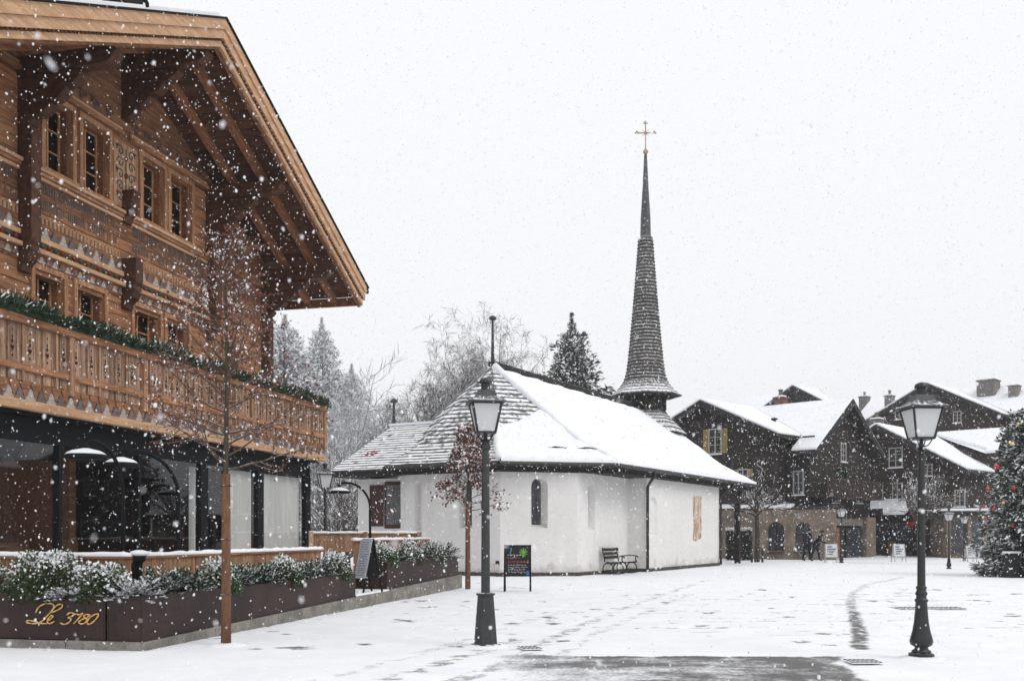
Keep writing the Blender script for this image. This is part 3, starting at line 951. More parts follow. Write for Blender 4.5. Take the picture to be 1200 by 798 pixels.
def planter(label, x0, x1, y0, y1, ztop, panels):
    t = thing('planter', label, 'planter', pl(x0, y0), PL_RZ, 'brown steel planters round the terrace')
    L, W = x1 - x0, y1 - y0
    z0, z1 = base_z(x0) + .004, base_z(x1) + .004
    def sheet(p, q):
        b = MB()
        d = Vector((q[0] - p[0], q[1] - p[1], 0)).normalized()
        n = Vector((-d.y, d.x, 0)) * .02
        za, zb = z0 + (z1 - z0) * p[0] / max(L, .01), z0 + (z1 - z0) * q[0] / max(L, .01)
        a = [Vector((p[0], p[1], za)), Vector((q[0], q[1], zb)), Vector((q[0], q[1], ztop)), Vector((p[0], p[1], ztop))]
        b.extr(a, n)
        b.build('panel', M['planter'], t, bevel=.003)
    for k in range(panels):
        sheet((L * k / panels + .002, 0), (L * (k + 1) / panels - .002, 0))
    sheet((L, W), (0, W))
    if panels > 0:
        sheet((0, W - .022), (0, .022))
        sheet((L, .022), (L, W - .022))
    b = MB(); b.box(.022, L - .022, .022, W - .022, ztop - .12, ztop - .05); b.build('soil', M['bark'], t)
    b = MB()
    for (xa, xb, ya, yb) in ((-.004, L + .004, -.004, .03), (-.004, L + .004, W - .03, W + .004), (-.004, .03, .03, W - .03), (L - .03, L + .004, .03, W - .03)): b.box(xa, xb, ya, yb, ztop, ztop + .012)
    b.build('rim', M['planter'], t)
    return t
planter('long brown steel planter running along the step behind the young street tree', 0, 7.0, 0, .50, .66, 3)
planter('shorter brown steel planter at the chapel end of the terrace', 8.85, 14.3, .02, .60, .83, 2)
ps = planter('brown steel planter with gold script lettering', 0, .62, .53, 3.6, .66, 1)

# gold script on the street face of that planter
L_ = lambda *p: [(x / 6.1375, 640 + y / 6.1375) for x, y in p]
STROKES = [
    L_((262, 478), (280, 440), (320, 414), (370, 410), (392, 424), (382, 455), (350, 492), (315, 530), (280, 550), (235, 553), (196, 545), (206, 532), (250, 537), (300, 552), (340, 553)),
    L_((372, 474), (412, 460), (450, 436), (452, 418), (428, 416), (398, 436), (374, 470)),
    L_((342, 536), (372, 518), (386, 500), (372, 497), (350, 522), (346, 546), (366, 553), (396, 538)),
    L_((484, 492), (510, 475), (534, 482), (524, 500), (496, 512), (516, 522), (500, 546), (466, 559), (436, 548)),
    L_((532, 494), (548, 484), (575, 490), (600, 480), (570, 517), (536, 553)),
    L_((652, 492), (624, 488), (606, 503), (628, 520), (624, 542), (596, 556), (571, 546), (590, 526), (632, 508), (652, 492)),
    L_((692, 485), (656, 506), (631, 540), (641, 558), (670, 546), (705, 508), (712, 487), (692, 485)),
]
inv = Matrix.Translation(pl(0, .53)).to_4x4() @ Matrix.Rotation(PL_RZ, 4, 'Z')
inv.invert()
NRM = -PDX
for st in STROKES:
    w = [hit(x, y, pl(0, .53), NRM) for x, y in st]
    q = [inv @ p + Vector((-.012, 0, 0)) for p in w]
    q = curve_pts(q, 5)
    n = len(q)
    MB().tube(q, [.0055 + .006 * abs(math.sin(i * .55)) for i in range(n)], 6).build('letter', M['gold'], ps, smooth=True)

# --- wooden fences with a cap of snow
def fence(label, a, c, ztop, zbot, face=1):
    d = (c - a)
    L = d.length
    t = thing('wooden_fence', label, 'fence', a, math.atan2(d.y, d.x), 'low wooden terrace fences')
    x = 0
    while x < L - .02:
        w = min(rng.uniform(.24, .34), L - x)
        MB().box(x + .004, x + w - .004, -.015 + rng.uniform(-.004, .004), .015, zbot, ztop - .035).build('board', M['larch_z'], t)
        x += w
    MB().box(-.02, L + .02, -.05, .06, ztop - .034, ztop).build('cap_rail', M['larch_x'], t, bevel=.006)
    n = max(4, int(L / .12))
    b = MB()
    for i in range(n):
        pass
    prof = [(-.055, 0), (-.06, .02), (-.04, .045), (0, .056), (.045, .046), (.068, .02), (.062, 0)]
    vs, fs = [], []
    for i in range(n + 1):
        x = -.02 + (L + .04) * i / n
        k = .75 + .45 * rng.random()
        for y, z_ in prof: vs.append((x, y, ztop + .002 + z_ * k))
    m_ = len(prof)
    for i in range(n):
        for j in range(m_ - 1): fs.append((i * m_ + j, (i + 1) * m_ + j, (i + 1) * m_ + j + 1, i * m_ + j + 1))
    fs += [tuple(range(m_)), tuple(range(n * m_, (n + 1) * m_))[::-1]]
    MB().add(vs, fs).build('snow_cap', M['snow'], t, smooth=True)
    return t
fence('wooden fence with snow cap behind the long planter', pl(1.0, .72), pl(6.98, .72), 1.14, .12)
fence('wooden fence with snow cap behind the planter with gold lettering', pl(.82, 3.5), pl(.82, .72), 1.14, .1)
fence('wooden fence with snow cap behind the planter nearest the chapel', pl(8.95, .82), pl(14.2, .82), 1.30, .2)
fence('low wooden rail at the end of the terrace between chalet and chapel', Vector((-5.45, 26.4, 0)), Vector((-2.55, 27.3, 0)), 1.46, .95)
rl = [o for o in COL.objects if o.get('label', '').startswith('low wooden rail')][0]
for x in (.04, 1.5, 3.0):
    MB().box(x - .06, x + .06, -.07, .08, 0, 1.50).build('post', M['old_z'], rl)

# --- shrubs in the planters
def round_shrub(seed, rx, ry, rz, n, snow):
    r = np.random.default_rng(seed)
    u = unit(r.normal(size=(n, 3)))
    u[:, 2] = np.abs(u[:, 2]) * 1.1 - .25
    u = unit(u)
    lump = 1 + .10 * np.sin(u[:, 0] * 5 + seed) * np.cos(u[:, 1] * 4 + 2 * seed) + .06 * np.sin(u[:, 2] * 9 + seed)
    rad = (r.random(n) ** .35) * lump
    P = u * rad[:, None] * np.array([rx, ry, rz])
    D = u + r.normal(size=(n, 3)) * .75
    s = ((u[:, 2] + r.normal(size=n) * .35) > (.62 - snow * .55)) & (rad > .72) & (r.random(n) < .8)
    return leaf_mesh('foliage', M['box_leaf'], P, D, side_of(D, r), r.uniform(.032, .05, n), r.uniform(.013, .020, n), s.astype(float))
def spray_shrub(seed, rx, ry, rz, n_spray, per, snow):
    r = np.random.default_rng(seed)
    P, D, S, sn = [], [], [], []
    for i in range(n_spray):
        a = r.uniform(0, 2 * math.pi)
        el = r.uniform(.05, 1.2)
        ln = r.uniform(.75, 1.12)
        dirv = np.array([math.cos(a) * math.cos(el) * rx, math.sin(a) * math.cos(el) * ry, math.sin(el) * rz]) * ln
        for k in range(per):
            t = r.random() ** .7
            p = dirv * t + np.array([0, 0, -.16 * t * t * rz])
            fwd = dirv / np.linalg.norm(dirv)
            sd = np.cross(fwd, [0, 0, 1]) + 1e-4
            sd /= np.linalg.norm(sd)
            sg_ = 1 if r.random() < .5 else -1
            d = fwd * .8 + sd * sg_ * r.uniform(.3, 1.1) + np.array([0, 0, r.uniform(-.15, .3)])
            P.append(p); D.append(d); S.append(np.cross(d, [r.normal() * .3, r.normal() * .3, 1]))
            sn.append(1.0 if t > .3 and r.random() < snow else 0.0)
    n = len(P)
    return leaf_mesh('foliage', M['fir_leaf'], np.array(P), np.array(D), np.array(S), r.uniform(.04, .068, n), r.uniform(.010, .016, n), np.array(sn))
def shrub(label, x, y, z, me, rz=0.0, sc=1.0):
    t = thing('shrub', label, 'shrub', pl(x, y, z), PL_RZ + rz, 'snow dusted shrubs in the planters')
    f = inst('foliage', me, t)
    f.scale = (sc, sc, sc)
    st = MB()
    for k in range(5):
        a = k * 1.3
        st.tube([(0, 0, -.12), (.06 * math.cos(a), .06 * math.sin(a), .1), (.15 * math.cos(a), .15 * math.sin(a), .22)], [.014, .011, .005], 5)
    st.build('stem', M['bark'], t)
    return t
shrub('large rounded green shrub above the gold lettering', .34, 1.62, .68, round_shrub(1, .42, .58, .56, 5600, .02))
shrub('rounded shrub at the far edge of the lettered planter', .30, 2.72, .66, round_shrub(9, .36, .5, .50, 3600, .3))
shrub('rounded green shrub at the street corner of the planters', .30, .80, .66, round_shrub(2, .34, .40, .44, 4400, .10))
shrub('low spreading conifer hanging over the planter lettering', .08, 1.05, .62, spray_shrub(3, .34, .42, .22, 60, 44, .62))
shrub('spreading snowy conifer on the street corner of the long planter', .16, .22, .62, spray_shrub(4, .42, .42, .34, 70, 44, .60))
NAMES = ['first', 'second', 'third', 'fourth', 'fifth', 'sixth', 'seventh', 'eighth', 'ninth', 'tenth']
for i in range(9):
    x = .75 + i * .72
    if i % 3 == 2:
        me = round_shrub(30 + i, .33, .30, .44, 3200, .18)
        lab = 'rounded boxwood shrub, %s of the shrubs along the long planter' % NAMES[i]
    else:
        me = spray_shrub(40 + i, .46, .36, .40, 80, 44, .27)
        lab = 'snowy feathery conifer, %s of the shrubs along the long planter' % NAMES[i]
    shrub(lab, x, .24 + .04 * math.sin(i * 2), .66, me, i * 1.1)
for i in range(6):
    x = 9.25 + i * .92
    me = round_shrub(60 + i, .48, .34, .46, 3000, .2) if i % 2 == 0 else spray_shrub(70 + i, .55, .38, .48, 74, 40, .27)
    shrub('%s shrub, %s from the menu board in the planter by the chapel' % ('rounded snowy' if i % 2 == 0 else 'feathery snowy', NAMES[i]), x, .30, .82, me, i * 1.7)

# --- fir garland lying on the balcony rail
r = np.random.default_rng(77)
n = 15000
s = r.uniform(-2.1, 12.25, n)
ang = r.uniform(-.5, math.pi + .5, n)
rad = r.uniform(.03, .17, n) * (1 + .35 * np.sin(s * 3.1) + .2 * np.sin(s * 7.7))
Pl = np.stack([s, BY + np.cos(ang) * rad, 5.0 + np.sin(ang) * rad * .95], 1)
Dl = np.stack([r.normal(size=n) * .7, np.cos(ang), np.sin(ang) + .1], 1)
sn = ((np.sin(ang) > .35) & (r.random(n) < .10)).astype(float)
gar = thing('garland', 'thick green fir garland laid along the balcony handrail', 'garland', CH_O, CH_RZ)
inst('foliage', leaf_mesh('foliage', M['fir_leaf'], Pl, Dl, side_of(Dl, r), r.uniform(.09, .16, n), r.uniform(.009, .016, n), sn), gar)
MB().tube([(x, BY, 4.975 + .01 * math.sin(x * 3)) for x in np.linspace(-2.1, 12.2, 30)], .03, 5).build('wire_core', M['paint_green'], gar)

# --- arched terrace lamps with dome heads
def arc_lamp(label, loc, head_dir, h, reach, dome):
    t = thing('terrace_lamp', label, 'lamp', loc, math.atan2(head_dir[1], head_dir[0]), 'black arched lamps on the terrace')
    arc = [(0, 0, 0), (0, 0, h * .45), (0, 0, h * .72)]
    for a in np.linspace(0, math.pi * .56, 10):
        arc.append((reach * .62 * (1 - math.cos(a)), 0, h * .74 + h * .26 * math.sin(a)))
    ex = arc[-1]
    MB().tube(arc, [.032] * 3 + [.028] * 10, 8).build('pole', M['black'], t, smooth=True)
    MB().lathe([(.16, 0), (.16, .02), (.05, .05), (.036, .12)], 14).build('foot', M['black'], t)
    hd = MB().lathe([(dome, 0), (dome * 1.01, .015), (dome * .93, .05), (dome * .70, .085), (dome * .34, .11), (.04, .125), (.03, .22)], 18, (ex[0] + .05, 0, ex[2] - .24)).build('lamp_head', M['black'], t, smooth=True)
    MB().lathe([(dome * .90, .06), (dome * .80, .085), (dome * .6, .115), (dome * .3, .135), (.05, .145)], 18, (ex[0] + .05, 0, ex[2] - .24)).build('snow_cap', M['snow'], hd, smooth=True)
    return t
arc_lamp('black arched terrace lamp with broad snowy head, closest to the street corner', pl(1.78, 1.50, .07), (-.30, -.95), 2.66, .95, .30)
arc_lamp('black arched terrace lamp standing right behind the middle of the long fence', pl(2.75, 1.2, .08), (-.85, -.5), 2.62, 1.05, .26)
arc_lamp('slim black arched lamp in front of the red shuttered chapel window', pl(10.9, 1.2, .3), (-.9, .25), 2.35, 1.0, .27)
# dark folded parasol foot between the fences
pf = thing('parasol_stand', 'short black stand topped with snow in the fence gap', 'stand', pl(.92, .66, .1))
MB().lathe([(.10, 0), (.10, .04), (.045, .08), (.045, .95), (.09, 1.0), (.09, 1.05)], 12).build('stand_pole', M['black'], pf)
MB().lathe([(.10, 1.052), (.13, 1.075), (.11, 1.11), (.04, 1.13)], 12).build('snow_cap', M['snow'], pf, smooth=True)

# ================================================================== street lamps
def lantern(t, z0, k, sqr=True):
    """four sided lantern: frame, frosted panes, roof, chimney, burner"""
    wb, wt, h = .115 * k, .185 * k, .37 * k
    fr = MB()
    for sx, sy in ((-1, -1), (1, -1), (1, 1), (-1, 1)):
        fr.beam((sx * wb, sy * wb, z0), (sx * wt, sy * wt, z0 + h), .022 * k, .022 * k)
    for zz, w in ((z0, wb), (z0 + h, wt)):
        for sg_ in (-1, 1):
            fr.beam((-w - .011 * k, sg_ * w, zz), (w + .011 * k, sg_ * w, zz), .024 * k, .026 * k).beam((sg_ * w, -w - .011 * k, zz), (sg_ * w, w + .011 * k, zz), .024 * k, .026 * k)
    lan = fr.build('lantern', M['iron_dark'], t)
    for i in range(4):
        a = i * math.pi / 2
        c, s_ = math.cos(a), math.sin(a)
        q = []
        for x, y, zz in ((-wb, -wb, z0 + .01), (wb, -wb, z0 + .01), (wt, -wt, z0 + h - .01), (-wt, -wt, z0 + h - .01)):
            x *= .97; y *= .985
            q.append(Vector((x * c - y * s_, x * s_ + y * c, zz)))
        nrm = Vector((s_, -c, 0)) * -.004
        MB().extr(q, nrm).build('pane', M['lantern_glass'], lan)
    MB().lathe([(wb * 1.2, -.01), (wb * 1.2, .0)], 4, (0, 0, z0), math.pi / 4).build('lantern_floor', M['iron_dark'], lan)
    MB().lathe([(.02 * k, 0), (.026 * k, .01), (.026 * k, .085 * k), (.018 * k, .09 * k), (.022 * k, .12 * k), (.014 * k, .15 * k)], 10, (0, 0, z0 + .01)).build('burner', M['iron_dark'], lan)
    rt = 1.414
    MB().lathe([(wt * rt * 1.28, -.015), (wt * rt * 1.30, .004), (wt * rt * 1.0, .035 * k), (wt * rt * .72, .075 * k), (wt * rt * .60, .14 * k), (wt * rt * .56, .15 * k)], 4, (0, 0, z0 + h + .02 * k), math.pi / 4).build('lantern_roof', M['lantern_roof'], lan)
    MB().lathe([(.058 * k, 0), (.058 * k, .10 * k), (.082 * k, .105 * k), (.085 * k, .125 * k), (.07 * k, .155 * k), (.03 * k, .175 * k)], 14, (0, 0, z0 + h + .16 * k)).build('chimney', M['iron_dark'], lan, smooth=False)
    br = MB()
    for i in range(4):
        a = i * math.pi / 2 + math.pi / 4
        c, s_ = math.cos(a), math.sin(a)
        br.tube(curve_pts([(c * .03, s_ * .03, z0 - .10 * k), (c * .085 * k, s_ * .085 * k, z0 - .085 * k), (c * .125 * k, s_ * .125 * k, z0 - .03 * k), (c * wb * 1.2, s_ * wb * 1.2, z0)], 4), .008 * k, 5)
    br.tube([(0, 0, z0 - .16 * k), (0, 0, z0 + .01)], .026 * k, 8)
    br.build('cradle', M['iron_dark'], lan)
    return lan

t = thing('street_lamp', 'tall grey street lamp on a tapering square foot in the snow', 'street lamp', (-.34, 12.63, 0), R(8))
MB().lathe([(.20, 0), (.20, .03), (.185, .036)], 8, (0, 0, 0), math.pi / 8).build('foot_plate', M['iron'], t)
MB().lathe([(.155, .036), (.150, .10), (.135, .30), (.108, .62), (.106, .655), (.125, .66), (.125, .685), (.08, .69)], 8, (0, 0, 0), math.pi / 8).build('pedestal', M['iron'], t)
MB().lathe([(.058, .69), (.054, 1.6), (.047, 2.52), (.066, 2.54), (.066, 2.58), (.05, 2.60), (.05, 2.62), (.072, 2.625), (.04, 2.66)], 14).build('pole', M['iron'], t, smooth=False)
lantern(t, 2.745, 1.0)

def ornate_lamp(label, loc, k, rz=0.0, group=None):
    t = thing('street_lamp', label, 'street lamp', loc, rz, group)
    MB().lathe([(.140, 0), (.142, .06), (.125, .075)], 12).build('foot_plate', M['iron_dark'], t)
    MB().lathe([(.108, .075), (.105, .10), (.075, .12), (.072, .14), (.115, .165), (.130, .20), (.122, .24), (.10, .32), (.082, .42), (.070, .55), (.064, .66), (.074, .67), (.074, .69), (.058, .70), (.055, .73), (.070, .755), (.055, .785), (.05, .80), (.062, .825), (.048, .85)], 14).build('pedestal', M['iron_dark'], t, smooth=True)
    MB().lathe([(.045, .85), (.041, 1.6), (.036, 2.30), (.055, 2.32), (.055, 2.345), (.036, 2.36), (.036, 2.40), (.062, 2.42), (.03, 2.44)], 12).build('pole', M['iron_dark'], t)
    lantern(t, 2.545, .92)
    t.scale = (k, k, k)
    return t
ornate_lamp('slender black cast iron street lamp with bulbous foot near the road drain', (4.73, 11.34, 0), 1.0, R(3))
def far_lamp(label, px, D, H):
    t = ornate_lamp(label, at(px, D), H / 3.22, R(10), 'small lamps round the square')
    return t
far_lamp('small street lamp beside the two people walking', 986, 47.6, 2.85)
far_lamp('small street lamp with white head between awning and decorated tree', 1112, 39.7, 2.5)
far_lamp('small distant street lamp by the teal shop sign', 1130, 52, 2.5)
t = ornate_lamp('old street lamp seen between the chalet corner and the chapel', at(381, 27), 3.42 / 3.22, R(20))

# ================================================================== boards, bench, drains
def sandwich_board(label, loc, rz, w, h, leg, face, frame, lean=.16, group=None):
    t = thing('sandwich_board', label, 'sign board', loc, rz, group)
    for sg_ in (-1, 1):
        dz = leg
        def P(x, zz): return Vector((x, sg_ * (lean * (1 - zz / h) + .012), zz))
        for x in (-w / 2 + .018, w / 2 - .018):
            MB().beam(P(x, 0), P(x, h), .032, .028).build('leg', frame, t)
        MB().beam(P(-w / 2, h - .02), P(w / 2, h - .02), .03, .03).build('frame_rail', frame, t)
        MB().beam(P(-w / 2 + .03, leg), P(w / 2 - .03, leg), .03, .03).build('frame_rail', frame, t)
        a, b_, c, d = P(-w / 2 + .03, leg), P(w / 2 - .03, leg), P(w / 2 - .03, h - .03), P(-w / 2 + .03, h - .03)
        MB().extr([a, b_, c, d], (0, .006 * sg_, 0)).build('board', face, t)
    return t, P
BO, BW, BH, BL = Vector((.14, 24.6, 0)), .68, 1.17, .40
t, _ = sandwich_board('black chalkboard with green drawing and coloured lettering on the snow', BO, R(-4), BW, BH, BL, M['chalk'], M['black'])
def onboard(u, v):
    zz = BL + (BH - .03 - BL) * v
    return Vector((-BW / 2 + .03 + (BW - .06) * u, -(.16 * (1 - zz / BH) + .012 + .012), zz))
ink = {k: MB() for k in ('ink_green', 'ink_red', 'ink_white', 'ink_cyan', 'ink_blue')}
r = np.random.default_rng(12)
for k in range(9):
    a = k * 2 * math.pi / 9
    ink['ink_green'].tube([onboard(.74, .78), onboard(.74 + .10 * math.cos(a), .78 + .09 * math.sin(a)), onboard(.74 + .17 * math.cos(a + .3), .78 + .15 * math.sin(a + .3))], .012, 4)
ink['ink_green'].tube([onboard(.74, .78), onboard(.73, .62)], .012, 4)
ink['ink_cyan'].tube(curve_pts([onboard(.24, .70), onboard(.20, .78), onboard(.25, .86), onboard(.22, .94)], 4), .014, 4)
def scribble(mb, u0, u1, v, amp, rr=.006):
    u = u0
    while u < u1:
        w = r.uniform(.05, .12)
        ps_ = [onboard(u + w * i / 5, v + amp * r.uniform(-1, 1)) for i in range(6)]
        mb.tube(curve_pts(ps_, 3), rr, 4)
        u += w + .03
scribble(ink['ink_red'], .10, .62, .60, .028, .008)
scribble(ink['ink_red'], .12, .85, .46, .030, .008)
scribble(ink['ink_white'], .10, .55, .69, .02)
for v in (.36, .28, .20, .12): scribble(ink['ink_white'], .12, .80, v, .018, .004)
ink['ink_blue'].extr([onboard(.86, .02), onboard(.98, .02), onboard(.98, .16), onboard(.86, .16)], (0, -.006, 0))
for k, mb in ink.items():
    tag(mb.build('chalk_mark', M[k], t), kind='stuff')

t = thing('menu_board', 'narrow grey menu board leaning in the gap between the planters', 'sign board', pl(7.75, .12, base_z(7.9) + .03), R(-38))
tilt = .17
for x in (-.15, .15):
    MB().beam((x, -.16, 0), (x, .10, 1.06), .03, .03).build('leg', M['black'], t)
    MB().beam((x, .36, 0), (x, .11, 1.06), .03, .03).build('leg', M['black'], t)
MB().extr([(-.16, -.095, .28), (.16, -.095, .28), (.16, .09, 1.06), (-.16, .09, 1.06)], (0, -.02, .004)).build('menu_sheet', M['chalk_pale'], t)
b = MB()
for k in range(15):
    zz = .34 + k * .047
    y = -.095 + .185 * (zz - .28) / .78 - .0235
    x = -.12
    while x < .1:
        w = r.uniform(.02, .06)
        b.box(x, min(x + w, .125), y - .002, y + .001, zz, zz + .009)
        x += w + .016
tag(b.build('printed_line', M['ink_dark'], t), kind='stuff')
MB().extr([(-.16, .30, .28), (.16, .30, .28), (.16, .115, 1.07), (-.16, .115, 1.07)], (0, .02, .004)).build('back_panel', M['chalk'], t)

# loose snow heaped round the feet of posts
def mound(t, r_, h, seed):
    rs = np.random.default_rng(seed)
    k = 18
    vs = [(0, 0, h)]
    for q, (f, hh) in enumerate(((.45, .8), (.75, .4), (1.0, -.35))):
        for j in range(k):
            a = 2 * math.pi * j / k
            w = r_ * f * rs.uniform(.85, 1.2)
            vs.append((w * math.cos(a), w * math.sin(a), h * hh))
    fs = [(0, 1 + j, 1 + (j + 1) % k) for j in range(k)]
    for q in range(2):
        for j in range(k): fs.append((1 + q * k + j, 1 + (q + 1) * k + j, 1 + (q + 1) * k + (j + 1) % k, 1 + q * k + (j + 1) % k))
    MB().add(vs, fs).build('snow_mound', M['snow'], t, smooth=True)
for i_, o_ in enumerate([o for o in COL.objects if o.get('category') == 'street lamp']):
    mound(o_, .33, .045, 50 + i_)

# far sign boards
def far_board(label, px, D, w, h, rz, m):
    t, _ = sandwich_board(label, at(px, D), R(rz), w, h, h * .28, m, M['window_white'], .2, 'small pavement boards by the shops')
    b = MB()
    for k in range(4):
        zz = h * (.42 + .13 * k)
        b.box(-w * .33, w * (.05 + .28 * ((k * 7) % 3) / 2), -(.2 * (1 - zz / h) + .03), -(.2 * (1 - zz / h) + .026), zz, zz + h * .05)
    tag(b.build('printed_line', M['ink_dark'], t), kind='stuff')
far_board('white pavement board beside the two people', 974, 49, .62, .95, -6, M['board_white'])
far_board('pale blue pavement board in front of the awning shop', 1053, 51, .62, .92, 4, M['board_white'])
far_board('white poster board beside the distant lamp and teal sign', 1137, 50, .5, .85, 0, M['board_white'])

# bench against the chapel
bench = thing('park_bench', 'small dark slatted bench with round iron legs against the chapel wall', 'bench', (3.88, 35.25, 0), R(60.5))
for x in (-.62, .62):
    b = MB()
    for yc in (-.20, .20):
        ring = [(x, yc + .19 * math.cos(a), .22 + .19 * math.sin(a)) for a in np.linspace(0, 2 * math.pi, 17)]
        b.tube(ring, .022, 6, caps=False)
    b.tube([(x, -.42, .06), (x, -.2, .035), (x, .2, .035), (x, .40, .06)], .022, 6)
    b.tube(curve_pts([(x, -.36, .66), (x, -.34, .50), (x, -.36, .42), (x, .25, .40), (x, .34, .60), (x, .42, .95)], 4), .024, 6)
    b.tube(curve_pts([(x, .32, .62), (x, -.1, .66), (x, -.40, .64), (x, -.42, .58)], 4), .022, 6)
    b.build('iron_side', M['iron_dark'], bench, smooth=True)
for k in range(5):
    MB().box(-.68, .68, -.34 + k * .12, -.25 + k * .12, .425, .455).build('seat_slat', M['bench_wood'], bench)
for zz in (.60, .74, .88):
    y = .335 + (zz - .6) * .24
    MB().box(-.68, .68, y - .05, y - .02, zz - .05, zz + .05).build('back_slat', M['bench_wood'], bench)

def grate(label, c, w, d, nx, ny, rz=0.0):
    t = thing('drain_grate', label, 'drain', c, rz, 'iron drain covers in the snow')
    MB().box(-w / 2, w / 2, -d / 2, d / 2, .004, .012).build('grate_frame', M['snow'] if nx > 4 else M['concrete'], t)
    b = MB()
    for i in range(nx):
        for j in range(ny):
            x = -w / 2 + w * (i + .5) / nx
            y = -d / 2 + d * (j + .5) / ny
            b.box(x - w / nx * .3, x + w / nx * .3, y - d / ny * .28, y + d / ny * .28, .0125, .016)
    tag(b.build('grate_slot', M['hole'], t), kind='stuff')
grate('iron drain grate with dark slots at the edge of the bare road', (3.93, 11.0, .012), .36, .34, 7, 3)
grate('small half buried drain by the tapering lamp foot', (.22, 12.3, .012), .26, .34, 5, 3, .3)
grate('long brown grating in the snow behind the slender black lamp', (8.05, 18.9, .012), 1.25, .5, 14, 3)

# ================================================================== the chapel
CP_RZ = math.atan2(.870, .492)
CP_O = Vector((-.74, 37.0, 0))        # under the point of the apse roof; local x runs up the nave, y to the far side
CA = Vector((math.cos(CP_RZ), math.sin(CP_RZ), 0))
CB = Vector((-math.sin(CP_RZ), math.cos(CP_RZ), 0))
def cw(x, y, z=0.0): return CP_O + CA * x + CB * y + Vector((0, 0, z))
chapel = thing('chapel', 'small white chapel with snowy hipped shingle roof and slim spire', 'chapel', CP_O, CP_RZ)
WALL_TOP = 3.62
CORN = [(11.6, -5.1), (2.76, -5.1), (2.76, -4.35), (-1.69, -4.35), (-3.2, -2.2), (-3.2, 1.72), (-1.9, 4.0), (2.76, 4.35), (2.76, 5.1), (11.6, 5.1)]

def lancet(u0, u1, z0, z1):
    """outline of a narrow round headed opening, anticlockwise"""
    r_ = (u1 - u0) / 2
    return [(u0, z0), (u1, z0)] + [((u0 + u1) / 2 + r_ * math.cos(a), z1 - r_ + r_ * math.sin(a)) for a in np.linspace(0, math.pi, 9)]

def wall_panel(name, P, Q, z0, z1, holes, m, parent, depth=.45):
    """a wall face from P to Q (local plan points, outside on the left of the run) with splayed openings"""
    P, Q = Vector((*P, 0)), Vector((*Q, 0))
    d = (Q - P)
    L = d.length
    d.normalize()
    n_out = Vector((-d.y, d.x, 0))
    def at3(u, zz, dep=0.0): return P + d * u + Vector((0, 0, zz)) - n_out * dep
    outer = [(0, z0), (L, z0), (L, z1), (0, z1)]
    polys = [[Vector((u, zz, 0)) for u, zz in outer]] + [[Vector((u, zz, 0)) for u, zz in h['o'][::-1]] for h in holes]
    flat = [v for p in polys for v in p]
    tris = geometry.tessellate_polygon(polys)
    b = MB()
    b.add([at3(v.x, v.y) for v in flat], [tuple(t_) for t_ in tris])
    for h in holes:
        o = h['o']
        dep = h.get('depth', depth)
        cu = sum(u for u, _ in o) / len(o) + h.get('shift', 0)
        cz = sum(zz for _, zz in o) / len(o)
        k, kz = h.get('k', .45), h.get('kz', .90)
        inner = [(cu + (u - sum(x for x, _ in o) / len(o)) * k, cz + (zz - cz) * kz) for u, zz in o]
        vs = [at3(u, zz) for u, zz in o] + [at3(u, zz, dep) for u, zz in inner]
        n_ = len(o)
        b.add(vs, [(i, (i + 1) % n_, n_ + (i + 1) % n_, n_ + i) for i in range(n_)])
        h['pane_pts'] = [at3(u, zz, dep - .004) for u, zz in inner]
    b.add([at3(0, z0, .02), at3(L, z0, .02), at3(L, z1, .02), at3(0, z1, .02)], [])
    w = b.build(name, m, parent)
    for h in holes:
        if h.get('pane') is None: continue
        p = MB().extr(h['pane_pts'], n_out * -.02).build('window', h['pane'], w)
        if h.get('bars'):
            o = h['o']
            zs = [zz for _, zz in o]
            us = [u for u, _ in o]
            cu = sum(us) / len(us) + h.get('shift', 0)
            dep = h.get('depth', depth) - .02
            bb = MB()
            for q in np.linspace(min(zs) + .15, max(zs) - .2, 6):
                bb.beam(at3(cu - .1, q, dep), at3(cu + .1, q, dep), .012, .012)
            bb.beam(at3(cu, min(zs) + .1, dep), at3(cu, max(zs) - .1, dep), .014, .014)
            bb.build('window_bar', M['iron_dark'], w)
    return w

def face_uv(P, Q, px, py):
    p0, q0 = cw(*P), cw(*Q)
    d = (q0 - p0).normalized()
    w = hit(px, py, p0, Vector((-d.y, d.x, 0)))
    return (w - p0).dot(d), w.z
def hole(P, Q, pxs, y0, y1, **kw):
    a, _ = face_uv(P, Q, pxs[0], y0)
    c, zb = face_uv(P, Q, pxs[1], y1)
    m_, zt = face_uv(P, Q, (pxs[0] + pxs[1]) / 2, y0)
    u0, u1 = min(a, c), max(a, c)
    h = {'o': lancet(u0, u1, zb, zt)}
    h.update(kw)
    return h
DARK = M['pane_far']
H_S = [hole(CORN[0], CORN[1], (760, 771), 582, 629, depth=.10, k=.8, pane=M['plaster'])]
H_C = [hole(CORN[2], CORN[3], (689, 697), 562, 620, depth=.28, k=.5, pane=DARK)]
H_B = [hole(CORN[3], CORN[4], (622, 642), 559, 619, depth=.40, k=.55, pane=DARK, bars=True, shift=.06)]
H_A = [hole(CORN[4], CORN[5], (538, 553), 560, 619, depth=.40, k=.55, pane=DARK, bars=True, shift=.06), hole(CORN[4], CORN[5], (485, 494), 563, 624, depth=.2, k=.6, pane=M['plaster'])]
HOLES = [H_S, [], H_C, H_B, H_A, [], [], [], []]
for i, hs in enumerate(HOLES):
    wall_panel('wall', CORN[i], CORN[i + 1], -.05, WALL_TOP, hs, M['plaster'], chapel)
wall_panel('wall', CORN[9], CORN[0], -.05, WALL_TOP, [], M['plaster'], chapel)
b = MB()
